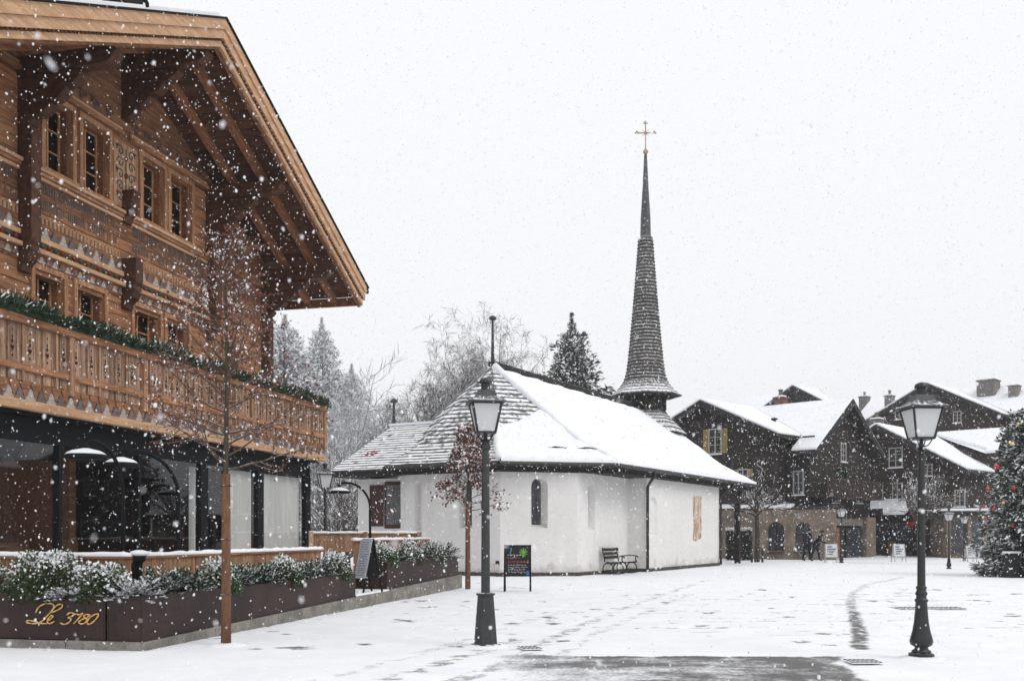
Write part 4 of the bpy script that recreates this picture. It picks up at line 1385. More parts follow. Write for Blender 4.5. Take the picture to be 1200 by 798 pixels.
b.add([(x * .985 + .02, y * .97, 0) for x, y in CORN] + [(x * .985 + .02, y * .97, WALL_TOP - .1) for x, y in CORN], [tuple(range(10, 20))] + [(i, (i + 1) % 10, 10 + (i + 1) % 10, 10 + i) for i in ()])
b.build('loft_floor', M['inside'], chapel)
for i in range(5):
    P, Q = Vector((*CORN[i], 0)), Vector((*CORN[i + 1], 0))
    d = (Q - P).normalized()
    n_ = Vector((-d.y, d.x, 0))
    MB().extr([P - d * .0 + n_ * .004 + Vector((0, 0, -.05)), Q + n_ * .004 + Vector((0, 0, -.05)), Q + n_ * .004 + Vector((0, 0, .13)), P + n_ * .004 + Vector((0, 0, .13))], n_ * .025).build('plinth', M['plinth'], chapel)
# wall painting on the nave
u0, za = face_uv(CORN[0], CORN[1], 822, 634)
u1, zb = face_uv(CORN[0], CORN[1], 812, 580)
x0, x1 = 11.6 - u0, 11.6 - u1
xm = sorted((x0, x1))
mu = [(xm[0] + .02, za + .05), (xm[0] + .3, za), (xm[1] - .06, za + .14), (xm[1], za + .7), (xm[1] - .05, zb - .2), (xm[1] + .02, zb - .04), (xm[0] + .2, zb), (xm[0] - .02, zb - .1), (xm[0] + .05, za + .9)]
MB().extr([(x, -5.104, zz) for x, zz in mu], (0, -.006, 0)).build('wall_painting', M['mural'], chapel)
ven = hit(583, 659, cw(*CORN[4]), CB * -1)
u, zz = face_uv(CORN[4], CORN[5], 583, 659)
MB().box(-3.215, -3.19, -2.2 + u - .07, -2.2 + u + .07, zz - .06, zz + .06).build('vent', M['hole'], chapel)

# --- roof
EZ, KZ, RZ_ = 3.84, 4.52, 7.72
EAVE = [(15.6, -5.65), (-.9, -5.5), (-3.75, -2.5), (-3.75, 2.1), (-1.0, 5.3), (15.6, 5.65)]
def kp(p):
    x, y = p
    if x > 10: return (x, y * .74)
    return (x * .74 + .0, y * .74)
APEX = Vector((0, 0, RZ_))
END = Vector((15.6, 0, RZ_))
E3 = [Vector((*p, EZ)) for p in EAVE]
K3 = [Vector((*kp(p), KZ)) for p in EAVE]
b = MB()
tops = [END, APEX, APEX, APEX, APEX, END]
for i in range(5):
    a, c = tops[i], tops[i + 1]
    if (a - c).length < .01: b.quad(a, K3[i], K3[i + 1])
    else: b.quad(a, K3[i], K3[i + 1], c)
    b.quad(K3[i], E3[i], E3[i + 1], K3[i + 1])
roof = b.build('roof', M['shingle'], chapel)
b = MB()
for i in range(5): b.quad(E3[i] - Vector((0, 0, .12)), E3[i + 1] - Vector((0, 0, .12)), Vector((*CORN[[0, 3, 4, 5, 6][i]], EZ - .16)) if i else Vector((15.6, -5.1, EZ - .16)), Vector((15.6, -5.1, EZ - .16)) if False else Vector((E3[i].x * .9, E3[i].y * .88, EZ - .16)))
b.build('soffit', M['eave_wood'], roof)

def edge_at(T, Kp, Ep, t):
    """point down a roof edge, t = 0 at the top, 1 at the eave"""
    l1, l2 = (Kp - T).length, (Ep - Kp).length
    s = t * (l1 + l2)
    return T.lerp(Kp, s / l1) if s <= l1 else Kp.lerp(Ep, (s - l1) / l2)
def courses(i, n, t0, t1, lift=.055, jag=.02, parent=None):
    """shingle courses of one roof face, each lapping over the one below"""
    A = lambda t_: edge_at(tops[i], K3[i], E3[i], t_)
    B = lambda t_: edge_at(tops[i + 1], K3[i + 1], E3[i + 1], t_)
    for k in range(n):
        ta, tb = t0 + (t1 - t0) * k / n, t0 + (t1 - t0) * (k + 1.25) / n
        tb = min(tb, 1.0)
        L0, R0, L1, R1 = A(ta), B(ta), A(tb), B(tb)
        wd = max((R1 - L1).length, .1)
        m_ = max(1, int(wd / .42))
        nrm = (L1 - L0).cross(R1 - L1)
        if nrm.length < 1e-6: nrm = Vector((0, 0, 1))
        nrm.normalize()
        if nrm.z < 0: nrm = -nrm
        up, low = [], []
        for j in range(m_ + 1):
            f = j / m_
            up.append(L0.lerp(R0, f) + nrm * .006)
            low.append(L1.lerp(R1, f) + nrm * (lift + rng.uniform(-.01, .01)) + (L1 - L0).normalized() * rng.uniform(-jag, jag))
        bb = MB()
        for j in range(m_):
            bb.quad(up[j], low[j], low[j + 1], up[j + 1])
            bb.quad(low[j], low[j] - Vector((0, 0, lift + .03)), low[j + 1] - Vector((0, 0, lift + .03)), low[j + 1])
        bb.build('shingle_course', M['shingle'], parent or roof)
courses(2, 25, .03, 1.0)
courses(1, 14, .03, .60)
courses(3, 12, .03, 1.0)

def snow_sheet(i, t0, t1, th, nu, nv, seed, m=None, left_cut=None, name='roof_snow', u_rng=(0, 1)):
    A = lambda t_: edge_at(tops[i], K3[i], E3[i], t_)
    B = lambda t_: edge_at(tops[i + 1], K3[i + 1], E3[i + 1], t_)
    rs = np.random.default_rng(seed)
    vs, fs = [], []
    U = np.linspace(u_rng[0], u_rng[1], nu + 1)
    for a_ in range(nv + 1):
        f = a_ / nv
        for c, u_ in enumerate(U):
            ts = t0 if left_cut is None else left_cut(u_)
            t_ = ts + (t1 - ts) * f
            p = A(min(t_, 1.0)).lerp(B(min(t_, 1.0)), u_)
            nz = float(fbm(np.array([u_ * 30 + seed]), np.array([f * 9.0]), seed)[0])
            h = th * (.55 + .9 * nz)
            edge = min(1, f / .05, 1.0)
            h = h * (.25 + .75 * edge) + .012
            if f > .96: p = p + Vector((0, 0, -.03)) + (A(1) - A(.9)).normalized() * (.07 + .05 * (nz - .5))
            vs.append(p + Vector((0, 0, h)))
    W = nu + 1
    for a_ in range(nv):
        for c in range(nu): fs.append((a_ * W + c, (a_ + 1) * W + c, (a_ + 1) * W + c + 1, a_ * W + c + 1))
    base = len(vs)
    last = vs[nv * W:]
    for p in last: vs.append(p + Vector((0, 0, -th - .06)))
    for c in range(nu): fs.append((nv * W + c, base + c, base + c + 1, nv * W + c + 1))
    return MB().add(vs, fs).build(name, M['snow'], roof, smooth=True)
snow_sheet(0, .02, 1.0, .19, 110, 30, 3)
snow_sheet(1, .50, 1.0, .17, 30, 16, 8, left_cut=lambda u_: .42 + .22 * u_)
snow_sheet(4, .02, 1.0, .13, 30, 10, 13)
for i_, ta, tb in ((1, .02, 1.0), (2, .62, 1.0)):
    pts = [edge_at(tops[i_], K3[i_], E3[i_], t_) + Vector((0, 0, .10)) for t_ in np.linspace(ta, tb, 14)]
    MB().tube(pts, [.115 + .025 * math.sin(k * 2.1 + i_) + (.02 if k < 13 else -.03) for k in range(14)], 8).build('hip_snow', M['snow'], roof, smooth=True)
# slits where the snow has slipped
for (pa, pb, tt) in ((.03, .23, .88), (.33, .52, .88)):
    A = lambda t_, u_: edge_at(tops[1], K3[1], E3[1], t_).lerp(edge_at(tops[2], K3[2], E3[2], t_), u_)
    pts = [A(tt + .006 * math.sin(u_ * 40), u_) + Vector((0, 0, .21)) for u_ in np.linspace(pa, pb, 8)]
    MB().tube(pts, [.008, .018, .026, .020, .026, .022, .016, .006], 5).build('snow_slit', M['eave_wood'], roof)
# ridge capping, fascia, gutter
rb = MB()
rb.beam(APEX + Vector((-.05, 0, .12)), END + Vector((.05, 0, .12)), .30, .16)
rb.build('ridge_cap', M['eave_wood'], roof)
MB().beam(APEX + Vector((.1, -.02, .212)), END + Vector((0, -.02, .212)), .14, .024).build('ridge_snow', M['snow'], roof)
for i in range(5):
    a, c = E3[i], E3[i + 1]
    d = (c - a).normalized()
    n_ = Vector((-d.y, d.x, 0))
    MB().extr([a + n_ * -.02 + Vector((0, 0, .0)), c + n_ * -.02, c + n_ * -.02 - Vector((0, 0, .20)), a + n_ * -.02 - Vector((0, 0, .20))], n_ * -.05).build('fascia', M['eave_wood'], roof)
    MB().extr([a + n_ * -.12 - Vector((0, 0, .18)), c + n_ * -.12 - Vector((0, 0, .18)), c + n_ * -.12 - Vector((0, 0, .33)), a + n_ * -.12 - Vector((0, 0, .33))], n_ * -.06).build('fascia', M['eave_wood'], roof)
    MB().tube([a + n_ * .05 - Vector((0, 0, .06)), c + n_ * .05 - Vector((0, 0, .06))], .075, 8).build('gutter', M['pipe'], roof)
    # rafter tails under the eave
    Ln = (c - a).length
    if i <= 2:
        bb = MB()
        for k in range(int(Ln / .55)):
            p = a + d * (.3 + k * .55)
            bb.beam(p - n_ * .05 - Vector((0, 0, .20)), p - n_ * .75 - Vector((0, 0, .16)), .10, .12)
        tag(bb.build('rafter_tail', M['eave_wood'], roof), kind='stuff')
def soffit_fill():
    b = MB()
    b.add([Vector((*p, EZ - .30)) for p in [(15.5, -5.5), (-.85, -5.38), (-3.62, -2.45), (-3.62, 2.45), (-.85, 5.38), (15.5, 5.5)]], [tuple(range(6))])
    b.build('eave_lining', M['eave_wood'], roof)
soffit_fill()
# hip end of the nave roof toward the spire
MB().extr([(15.55, -5.6, EZ + .0), (15.55, -4.18, KZ), (15.55, 0, RZ_), (15.55, 4.18, KZ), (15.55, 5.6, EZ)], (.06, 0, 0)).build('gable_boarding', M['dark_timber'], chapel)
MB().box(11.62, 15.5, -5.0, -4.86, 2.9, 3.55).build('porch_beam', M['dark_timber'], chapel)
for yy in (-4.9, 4.9): MB().box(15.0, 15.25, yy - .12, yy + .12, 0, 3.5).build('porch_post', M['dark_timber'], chapel)
# downpipes
def pipe(pts, r_=.055):
    MB().tube(curve_pts(pts, 5), r_, 8).build('downpipe', M['pipe'], chapel, smooth=True)
pipe([(2.3, -5.6, 3.72), (2.32, -5.58, 3.55), (2.45, -5.42, 3.42), (2.66, -5.2, 3.2), (2.70, -5.17, 2.9), (2.70, -5.17, .05)])
pipe([(11.9, -5.66, 3.72), (11.88, -5.62, 3.55), (11.75, -5.4, 3.38), (11.62, -5.2, 3.1), (11.60, -5.18, 2.8), (11.60, -5.18, .05)])
# finials
def finial(parent, x, y, z0, z1):
    f = MB().tube([(x, y, z0), (x, y, z0 + (z1 - z0) * .5), (x, y, z1)], [.085, .055, .04], 8).build('finial', M['iron'], parent)
    MB().lathe([(.05, -.1), (.14, -.07), (.15, -.01), (.08, .06), (.02, .09)], 10, (x, y, z1)).build('finial_knob', M['iron'], f)
finial(chapel, .02, 0, RZ_ - .1, 9.58)

# --- vestry wing beside the apse
AX0, AX1, AY0, AY1 = -2.95, 1.4, 1.65, 4.05
VT = 3.45
uw = face_uv((AX0, AY0), (AX0, AY1), 437, 567), face_uv((AX0, AY0), (AX0, AY1), 475, 619)
wall_panel('wall', (AX0, AY0 - .1), (AX0, AY1), -.05, VT, [], M['plaster'], chapel)
wall_panel('wall', (AX0, AY1), (AX1, AY1), -.05, VT, [], M['plaster'], chapel)
ya, yb = AY0 + min(uw[0][0], uw[1][0]), AY0 + max(uw[0][0], uw[1][0])
zb_, zt_ = uw[1][1], uw[0][1]
ym = ya + (yb - ya) * .62
vw = MB().box(AX0 - .05, AX0 + .06, ya + .08, ym + .0, zb_, zt_ + .06).build('window', M['shutter'], chapel, bevel=.01)
MB().box(AX0 - .056, AX0 - .051, ya + .18, ym - .1, zb_ + .14, zt_ - .06).build('pane', M['pane_far'], vw)
bb = MB()
for k in range(1, 3): bb.box(AX0 - .066, AX0 - .057, ya + .18, ym - .1, zb_ + .14 + k * (zt_ - zb_ - .2) / 3 - .012, zb_ + .14 + k * (zt_ - zb_ - .2) / 3 + .012)
bb.box(AX0 - .066, AX0 - .057, (ya + .08 + ym) / 2 - .015, (ya + .08 + ym) / 2 + .015, zb_ + .14, zt_ - .06)
bb.build('window_bar', M['rafter'], vw)
MB().box(AX0 - .075, AX0 - .045, ym + .03, yb + .10, zb_ + .08, zt_ - .05).build('shutter', M['shutter'], vw, bevel=.008)
MB().box(AX0 - .075, AX0 - .045, ya - .35, ya + .04, zb_ + .08, zt_ - .05).build('shutter', M['shutter'], vw, bevel=.008)
# vestry roof
VE, VR = 3.72, 5.62
pA, pB = Vector((-3.7, 4.75, VE)), Vector((-3.7, 1.6, VE))
pC, pD = Vector((2.2, 4.75, VE)), Vector((2.2, 1.5, VE))
rA, rB = Vector((-.85, 4.0, VR)), Vector((-.85, .8, VR))
vr = MB().quad(rA, pA, pB, rB).quad(rA, rA.lerp(pC, 1), pA).quad(rA, rB, pD, pC).build('vestry_roof', M['shingle'], chapel)
NV = 19
for k in range(NV):
    f0, f1 = k / NV, min(1.0, (k + 1.25) / NV)
    bb = MB()
    for (t0, b0, t1, b1) in ((rA, pA, rB, pB),):
        U0, U1, L0, L1 = t0.lerp(b0, f0), t1.lerp(b1, f0), t0.lerp(b0, f1), t1.lerp(b1, f1)
        nrm = Vector((-(VR - VE), 0, 2.85)).normalized()
        m_ = 10
        up = [U0.lerp(U1, j / m_) + nrm * .006 for j in range(m_ + 1)]
        lw = [L0.lerp(L1, j / m_) + nrm * (.042 + rng.uniform(-.008, .008)) for j in range(m_ + 1)]
        for j in range(m_):
            bb.quad(up[j], lw[j], lw[j + 1], up[j + 1])
            bb.quad(lw[j], lw[j] - Vector((0, 0, .07)), lw[j + 1] - Vector((0, 0, .07)), lw[j + 1])
    bb.build('shingle_course', M['shingle'], vr)
MB().beam(rA + Vector((0, .1, .05)), rB + Vector((0, 0, .05)), .22, .09).build('ridge_snow', M['snow'], vr)
MB().box(-3.68, -3.62, 1.7, 4.72, VE - .20, VE - .005).build('fascia', M['eave_wood'], vr)
MB().box(-3.62, 2.1, 4.66, 4.72, VE - .20, VE - .005).build('fascia', M['eave_wood'], vr)
MB().add([(-3.6, 1.7, VE - .19), (2.1, 1.7, VE - .19), (2.1, 4.68, VE - .19), (-3.6, 4.68, VE - .19)], [(0, 1, 2, 3)]).build('eave_lining', M['eave_wood'], vr)
finial(vr, -.85, 3.95, VR - .05, 6.62)
lv = MB()
for k in range(5):
    a = k * 1.25
    lv.ball((-2.75 + .12 * math.cos(a), 3.6 + .22 * math.sin(a), 4.42 + .06 * math.cos(a)), .06, 6, (1, 1.4, .5))
tag(lv.build('fallen_leaf', M['red_sign'], vr), kind='stuff')

# --- spire
SX, SY = 14.9, -.22
spire = MB().lathe([(1.02, 0), (1.02, .55)], 8, (SX, SY, 6.95), math.pi / 8).build('spire', M['shingle_spire'], chapel)
skirt = [(2.05, -.75), (1.45, -.15), (1.10, .25), (.98, .42)]
for k in range(7):
    f0, f1 = k / 7, (k + 1.2) / 7
    pr = lambda f: (np.interp(f, [0, .33, .66, 1], [p[0] for p in skirt]), np.interp(f, [0, .33, .66, 1], [p[1] for p in skirt]))
    a, c = pr(f0), pr(min(1, f1))
    MB().lathe([(a[0] + .05, a[1]), (a[0] + .02, a[1] + .05), (c[0], c[1])], 8, (SX, SY, 7.2), math.pi / 8).build('shingle_course', M['shingle_spire'], spire)
bel = MB().lathe([(1.02, 0), (1.02, .10), (.98, .12)], 8, (SX, SY, 7.62), math.pi / 8).build('belfry_floor', M['eave_wood'], spire)
for k in range(8):
    a = k * math.pi / 4 + math.pi / 8
    MB().beam((SX + .92 * math.cos(a), SY + .92 * math.sin(a), 7.7), (SX + .92 * math.cos(a), SY + .92 * math.sin(a), 8.45), .2, .2).build('belfry_post', M['eave_wood'], spire)
    a2 = a + math.pi / 4
    p, q = Vector((SX + .93 * math.cos(a), SY + .93 * math.sin(a), 7.9)), Vector((SX + .93 * math.cos(a2), SY + .93 * math.sin(a2), 7.9))
    MB().beam(p, q, .05, .34).build('belfry_panel', M['eave_wood'], spire)
MB().lathe([(.30, 0), (.34, .02), (.27, .16), (.17, .32), (.06, .38)], 12, (SX, SY, 7.95)).build('bell', M['iron_dark'], spire, smooth=True)
MB().lathe([(1.70, 0), (1.72, .05), (1.0, .14)], 8, (SX, SY, 8.36), math.pi / 8).build('belfry_eave', M['eave_wood'], spire)
prof = [(8.42, 1.80), (8.60, 1.56), (8.85, 1.30), (9.15, 1.10), (9.55, .98), (10.2, .89), (11.3, .78), (12.6, .66), (14.0, .545), (15.3, .44), (16.45, .36)]
zs, rs_ = [p[0] for p in prof], [p[1] for p in prof]
NS = 46
for k in range(NS):
    z0_, z1_ = 8.42 + (16.45 - 8.42) * k / NS, 8.42 + (16.45 - 8.42) * (k + 1.12) / NS
    ra, rb_ = np.interp(z0_, zs, rs_), np.interp(min(z1_, 16.45), zs, rs_)
    jit = rng.uniform(-.006, .006)
    MB().lathe([(ra - .01, -.03), (ra + .046 + jit, -.02), (ra + .044 + jit, .01), (ra + .004, .052), (rb_, z1_ - z0_)], 8, (SX, SY, z0_), math.pi / 8).build('shingle_course', M['shingle_spire'], spire)
MB().lathe([(.34, 0), (.27, .06), (.25, 1.0), (.15, 2.6), (.075, 4.15), (.06, 4.3)], 8, (SX, SY, 16.45), math.pi / 8).build('spire_tip', M['spire_metal'], spire)
cr = MB().lathe([(.05, 0), (.12, .06), (.14, .14), (.08, .22), (.035, .28)], 10, (SX, SY, 20.7)).build('cross', M['old_gold'], spire)
d = (CA * -.3 + CB * -.95)
cx_dir = Matrix.Rotation(-CP_RZ, 3, 'Z') @ Vector((1, 0, 0))      # the arms face the square
b = MB()
c0 = Vector((SX, SY, 21.0))
b.beam(c0, c0 + Vector((0, 0, 1.28)), .05, .05, cx_dir)
b.beam(c0 + Vector((0, 0, .78)) - cx_dir * .42, c0 + Vector((0, 0, .78)) + cx_dir * .42, .05, .05)
for p in (c0 + Vector((0, 0, 1.28)), c0 + Vector((0, 0, .78)) - cx_dir * .44, c0 + Vector((0, 0, .78)) + cx_dir * .44):
    for o_ in (cx_dir * .065, cx_dir * -.065, Vector((0, 0, .07))): b.ball(p + o_, .05, 6)
for sg_ in (-1, 1):
    for s2 in (-1, 1):
        b.tube([c0 + Vector((0, 0, .78)), c0 + Vector((0, 0, .78 + .17 * s2)) + cx_dir * .17 * sg_], [.02, .008], 4)
b.build('cross_arms', M['old_gold'], cr)

# ================================================================== houses round the square
HU = Vector((.714, -.700, 0)).normalized()
HV = Vector((-HU.y, HU.x, 0))
H_RZ = math.atan2(HU.y, HU.x)

class House:
    """an L shaped house: a main roof along local x and a wing gable toward local -y"""
    def __init__(self, label, J, ridge, main, wing, wall, rz=H_RZ, group='timber houses round the square'):
        self.t = thing('timber_house', label, 'house', J, rz, group)
        self.J = Vector(J)
        self.U = Vector((math.cos(rz), math.sin(rz), 0))
        self.V = Vector((-self.U.y, self.U.x, 0))
        t = self.t
        xg, vf, ef, xb = main            # gable end, front eave distance, front eave height, rear end
        sl = (ridge - ef) / vf
        def slab(pts, name='roof'):
            pts = [Vector(p) for p in pts]
            b = MB()
            b.extr([p - Vector((0, 0, .20)) for p in pts], (0, 0, .18))
            o = b.build(name, M['eave_wood'], t)
            c = sum(pts, Vector()) / len(pts)
            q = [p + (c - p).normalized() * .06 for p in pts]
            MB().extr([p - Vector((0, 0, .015)) for p in q], (0, 0, .17)).build('roof_snow', M['snow'], o, bevel=.05)
            return o
        self.roofs = []
        ov = .8
        hz = lambda y: ridge - sl * abs(y)
        if wing:
            vg, half, ew = wing
            sw = (ridge - ew) / half
            yv = -sw * half / sl         # where the valley meets the wing eave
            yv = max(yv, -vf)
            self.roofs.append(slab([(0, 0, ridge), (0, -vg, ridge), (half, -vg, ew), (half, yv, ew)]))
            self.roofs.append(slab([(0, 0, ridge), (-half, yv, ew), (-half, -vg, ew), (0, -vg, ridge)]))
            pts = [(0, 0, ridge + .004), (half, yv, hz(yv) + .004)]
            if yv > -vf: pts.append((half, -vf, ef))
            pts += [(xg, -vf, ef), (xg, 0, ridge + .004)]
            self.roofs.append(slab(pts))
            self.roofs.append(slab([(-xb, 0, ridge), (-xb, -vf, ef), (-half, -vf, ef), (-half, yv, hz(yv)), (0, 0, ridge)]))
            gw = half - .7
            top = ridge - .24
            MB().extr([(-gw, -vg + ov, 0), (gw, -vg + ov, 0), (gw, -vg + ov, top - sw * gw), (0, -vg + ov, top), (-gw, -vg + ov, top - sw * gw)], (0, vg - ov - .2, 0)).build('wall', wall, t)
            self.wing_y = -vg + ov
            for sg_ in (-1, 1):
                p = [(0, -vg - .01, ridge - .19), (sg_ * half, -vg - .01, ew - .19), (sg_ * half, -vg - .01, ew - .42), (0, -vg - .01, ridge - .42)]
                MB().extr(p if sg_ > 0 else p[::-1], (0, .06, 0)).build('barge_board', M['eave_wood'], t)
            b = MB()
            for k in range(1, 4):
                zz = top - sw * gw - .2 - k * 1.15
                if zz > 2.9: b.box(-gw - .03, gw + .03, -vg + ov - .05, -vg + ov - .005, zz, zz + .13)
            b.build('string_beam', M['brown_timber'], t)
            b = MB()
            zz = 2.9
            while zz < top - .4:
                hw = min(gw, (top - zz - .3) / sw)
                b.box(-hw, hw, -vg + ov - .028, -vg + ov - .004, zz, zz + .205)
                zz += .23
            tag(b.build('siding', wall, t), kind='stuff')
        else:
            self.roofs.append(slab([(-xb, 0, ridge), (-xb, -vf, ef), (xg, -vf, ef), (xg, 0, ridge)]))
        self.roofs.append(slab([(xg, 0, ridge - .003), (xg, vf, ef), (-xb, vf, ef), (-xb, 0, ridge - .003)]))
        yw = vf - .7
        top = ridge - .24
        MB().extr([(xg - ov, -yw, 0), (xg - ov, yw, 0), (xg - ov, yw, top - sl * yw), (xg - ov, 0, top), (xg - ov, -yw, top - sl * yw)], (-(xb + xg - 2 * ov), 0, 0)).build('wall', wall, t)
        self.main_x, self.main_y = xg - ov, -yw
        b = MB()
        zz = 2.9
        while zz < top - .4:
            hw = min(yw, (top - zz - .3) / sl)
            b.box(xg - ov + .004, xg - ov + .028, -hw, hw, zz, zz + .205)
            zz += .23
        tag(b.build('siding', wall, t), kind='stuff')
        for sg_ in (-1, 1):
            p = [(xg + .01, 0, ridge - .19), (xg + .01, sg_ * vf, ef - .19), (xg + .01, sg_ * vf, ef - .42), (xg + .01, 0, ridge - .42)]
            MB().extr(p if sg_ > 0 else p[::-1], (-.06, 0, 0)).build('barge_board', M['eave_wood'], t)
    def loc(self, w):
        d = Vector(w) - self.J
        return Vector((d.dot(self.U), d.dot(self.V), w[2]))
    def on(self, px, py, plane):
        ax, c = plane
        if ax == 'y': return self.loc(hit(px, py, self.J + self.V * c, self.V))
        return self.loc(hit(px, py, self.J + self.U * c, self.U))
    def window(self, x0, x1, z0, z1, plane, frame='window_white', shut=None, bars=2, pane=None):
        """a window standing on a wall plane; x0..x1 run along the wall"""
        ax, c = plane
        def bx(mb, a, e, o0, o1, za, zb):
            return mb.box(a, e, c - o1, c - o0, za, zb) if ax == 'y' else mb.box(c + o0, c + o1, a, e, za, zb)
        f = MB()
        w = .07
        bx(f, x0 - w, x0, 0, .07, z0 - w, z1 + w); bx(f, x1, x1 + w, 0, .07, z0 - w, z1 + w); bx(f, x0, x1, 0, .07, z1, z1 + w); bx(f, x0, x1, 0, .07, z0 - w, z0)
        wd = f.build('window', M[frame], self.t)
        bx(MB(), x0, x1, .005, .02, z0, z1).build('pane', pane or M['pane_far'], wd)
        b = MB()
        bx(b, (x0 + x1) / 2 - .03, (x0 + x1) / 2 + .03, .02, .05, z0, z1)
        for k in range(1, bars + 1):
            zz = z0 + (z1 - z0) * k / (bars + 1)
            bx(b, x0, (x0 + x1) / 2 - .03, .02, .04, zz - .018, zz + .018)
            bx(b, (x0 + x1) / 2 + .03, x1, .02, .04, zz - .018, zz + .018)
        b.build('sash', M[frame], wd)
        bx(MB(), x0 - .12, x1 + .12, .0, .14, z0 - .13, z0 - w - .002).build('sill', M['snow'], wd)
        if shut:
            sw_ = (x1 - x0) * .5
            bx(MB(), x0 - w - sw_, x0 - w - .02, .01, .05, z0 - .05, z1 + .05).build('shutter', M[shut], wd)
            bx(MB(), x1 + w + .02, x1 + w + sw_, .01, .05, z0 - .05, z1 + .05).build('shutter', M[shut], wd)
        return wd
    def pwin(self, pxa, pxb, pya, pyb, plane, **kw):
        a, c = self.on(pxa, pya, plane), self.on(pxb, pyb, plane)
        k = 0 if plane[0] == 'y' else 1
        lo, hi = sorted((a[k], c[k]))
        zz = sorted((a.z, c.z))
        return self.window(lo, hi, zz[0], zz[1], plane, **kw)
    def chimney(self, x, y, z0, h, w, m, pots=True):
        c = MB().box(x - w / 2, x + w / 2, y - w / 2, y + w / 2, z0, z0 + h).box(x - w / 2 - .07, x + w / 2 + .07, y - w / 2 - .07, y + w / 2 + .07, z0 + h, z0 + h + .10).build('chimney', M[m], self.t, bevel=.02)
        MB().box(x - w / 2 + .03, x + w / 2 - .03, y - w / 2 + .03, y + w / 2 - .03, z0 + h + .101, z0 + h + .2).build('snow_cap', M['snow'], c, bevel=.03)
        if pots: MB().lathe([(.13, 0), (.11, .3), (.16, .32), (.14, .40)], 10, (x, y, z0 + h + .19)).build('chimney_pot', M['chimney_grey'], c)

# --- house with the yellow shutters, nearest the chapel
hA = House('dark timber house with ochre shutters and arched stone ground floor', (15.38, 62.7, 0), 9.4, (6.75, 4.6, 6.1, 7.0), (6.02, 5.17, 7.02), M['dark_timber'])
wy = ('y', hA.wing_y)
mx = ('x', hA.main_x)
my = ('y', hA.main_y)
hA.pwin(832, 845, 504, 530, wy, shut='yellow_shutter')
hA.pwin(866, 876, 551, 570, wy, shut='yellow_shutter')
hA.pwin(838, 848, 551, 570, wy, shut='yellow_shutter')
hA.pwin(931, 941, 553, 578, my, bars=1)
for a in (975, 1003): hA.pwin(a, a + 6, 568, 588, mx)
hA.pwin(985, 990, 520, 540, mx)
a = hA.on(960, 560, mx)
for k, zz in enumerate((4.35, 3.55)):
    MB().box(hA.main_x + .01, hA.main_x + .12, -3.8, 3.6, zz, zz + .12).build('string_beam', M['brown_timber'], hA.t)
bb = MB()
for k in range(26): bb.box(hA.main_x + .9, hA.main_x + .94, -3.6 + k * .28, -3.6 + k * .28 + .2, 3.62, 4.5)
bb.box(hA.main_x + .86, hA.main_x + .98, -3.7, 3.8, 4.5, 4.6).box(hA.main_x, hA.main_x + .98, -3.7, 3.8, 3.5, 3.6)
bb.build('gallery', M['brown_timber'], hA.t)
hA.chimney(1.8, .3, 9.0, .9, .6, 'brick')
hA.chimney(3.0, -2.6, 7.3, .95, .16, 'eave_wood', False)
sg = MB()
sg.beam((4.2, -3.95, 6.95), (6.3, -3.95, 6.95), .03, .10)
sg.build('snow_guard', M['iron'], hA.t)
# arched ground floor
gP, gQ = hA.loc(Vector((17.75, 53.7, 0))), hA.loc(Vector((10.8, 56.6, 0)))
def house_uv(h, P, Q, px, py):
    p0 = h.J + h.U * P[0] + h.V * P[1]
    q0 = h.J + h.U * Q[0] + h.V * Q[1]
    d = (q0 - p0).normalized()
    w = hit(px, py, p0, Vector((-d.y, d.x, 0)))
    return (w - p0).dot(d), w.z
hol = []
for pa, pb in ((899, 919), (931, 951)):
    ua, zb = house_uv(hA, gP, gQ, pa, 646)
    ub, zt = house_uv(hA, gP, gQ, pb, 611)
    hol.append({'o': lancet(min(ua, ub), max(ua, ub), zb, zt), 'depth': .3, 'k': .9, 'kz': .95, 'pane': M['pane_far']})
gw_ = wall_panel('stone_wall', (gP.x, gP.y), (gQ.x, gQ.y), 0, 2.78, hol, M['house_stone'], hA.t)
dv = (gQ - gP); dv.z = 0
dv.normalize()
nv = Vector((-dv.y, dv.x, 0))
MB().extr([gP + nv * .01 + Vector((0, 0, 2.785 - gP.z)), gQ + nv * .01 + Vector((0, 0, 2.785 - gQ.z)), gQ - nv * 3 + Vector((0, 0, 3.1 - gQ.z)), gP - nv * 3 + Vector((0, 0, 3.1 - gP.z))], (0, 0, .08)).build('pent_roof', M['eave_wood'], hA.t)
MB().extr([gP + nv * .06 + dv * 2.4 + Vector((0, 0, 2.87 - gP.z)), gQ + nv * .06 + Vector((0, 0, 2.87 - gQ.z)), gQ - nv * 2 + Vector((0, 0, 3.1 - gQ.z)), gP - nv * 2 + dv * 2.4 + Vector((0, 0, 3.1 - gP.z))], (0, 0, .09)).build('pent_snow', M['snow'], hA.t)
for k in range(2):
    ua = [h['o'][0][0] for h in hol][k]
    ub = [h['o'][1][0] for h in hol][k]
    za = hol[k]['o'][0][1]
    p, q = gP + dv * min(ua, ub), gP + dv * max(ua, ub)
    MB().beam(Vector((p.x, p.y, za - .06)) + nv * .08, Vector((q.x, q.y, za - .06)) + nv * .08, .22, .10).build('sill', M['plinth'], hA.t)
    mb = MB()
    pm = (p + q) / 2
    mb.beam(Vector((pm.x, pm.y, za)) - nv * .27, Vector((pm.x, pm.y, za + 1.6)) - nv * .27, .06, .04)
    mb.beam(Vector((p.x, p.y, za + .95)) - nv * .27, Vector((q.x, q.y, za + .95)) - nv * .27, .05, .06)
    mb.build('window_bar', M['brown_timber'], hA.t)
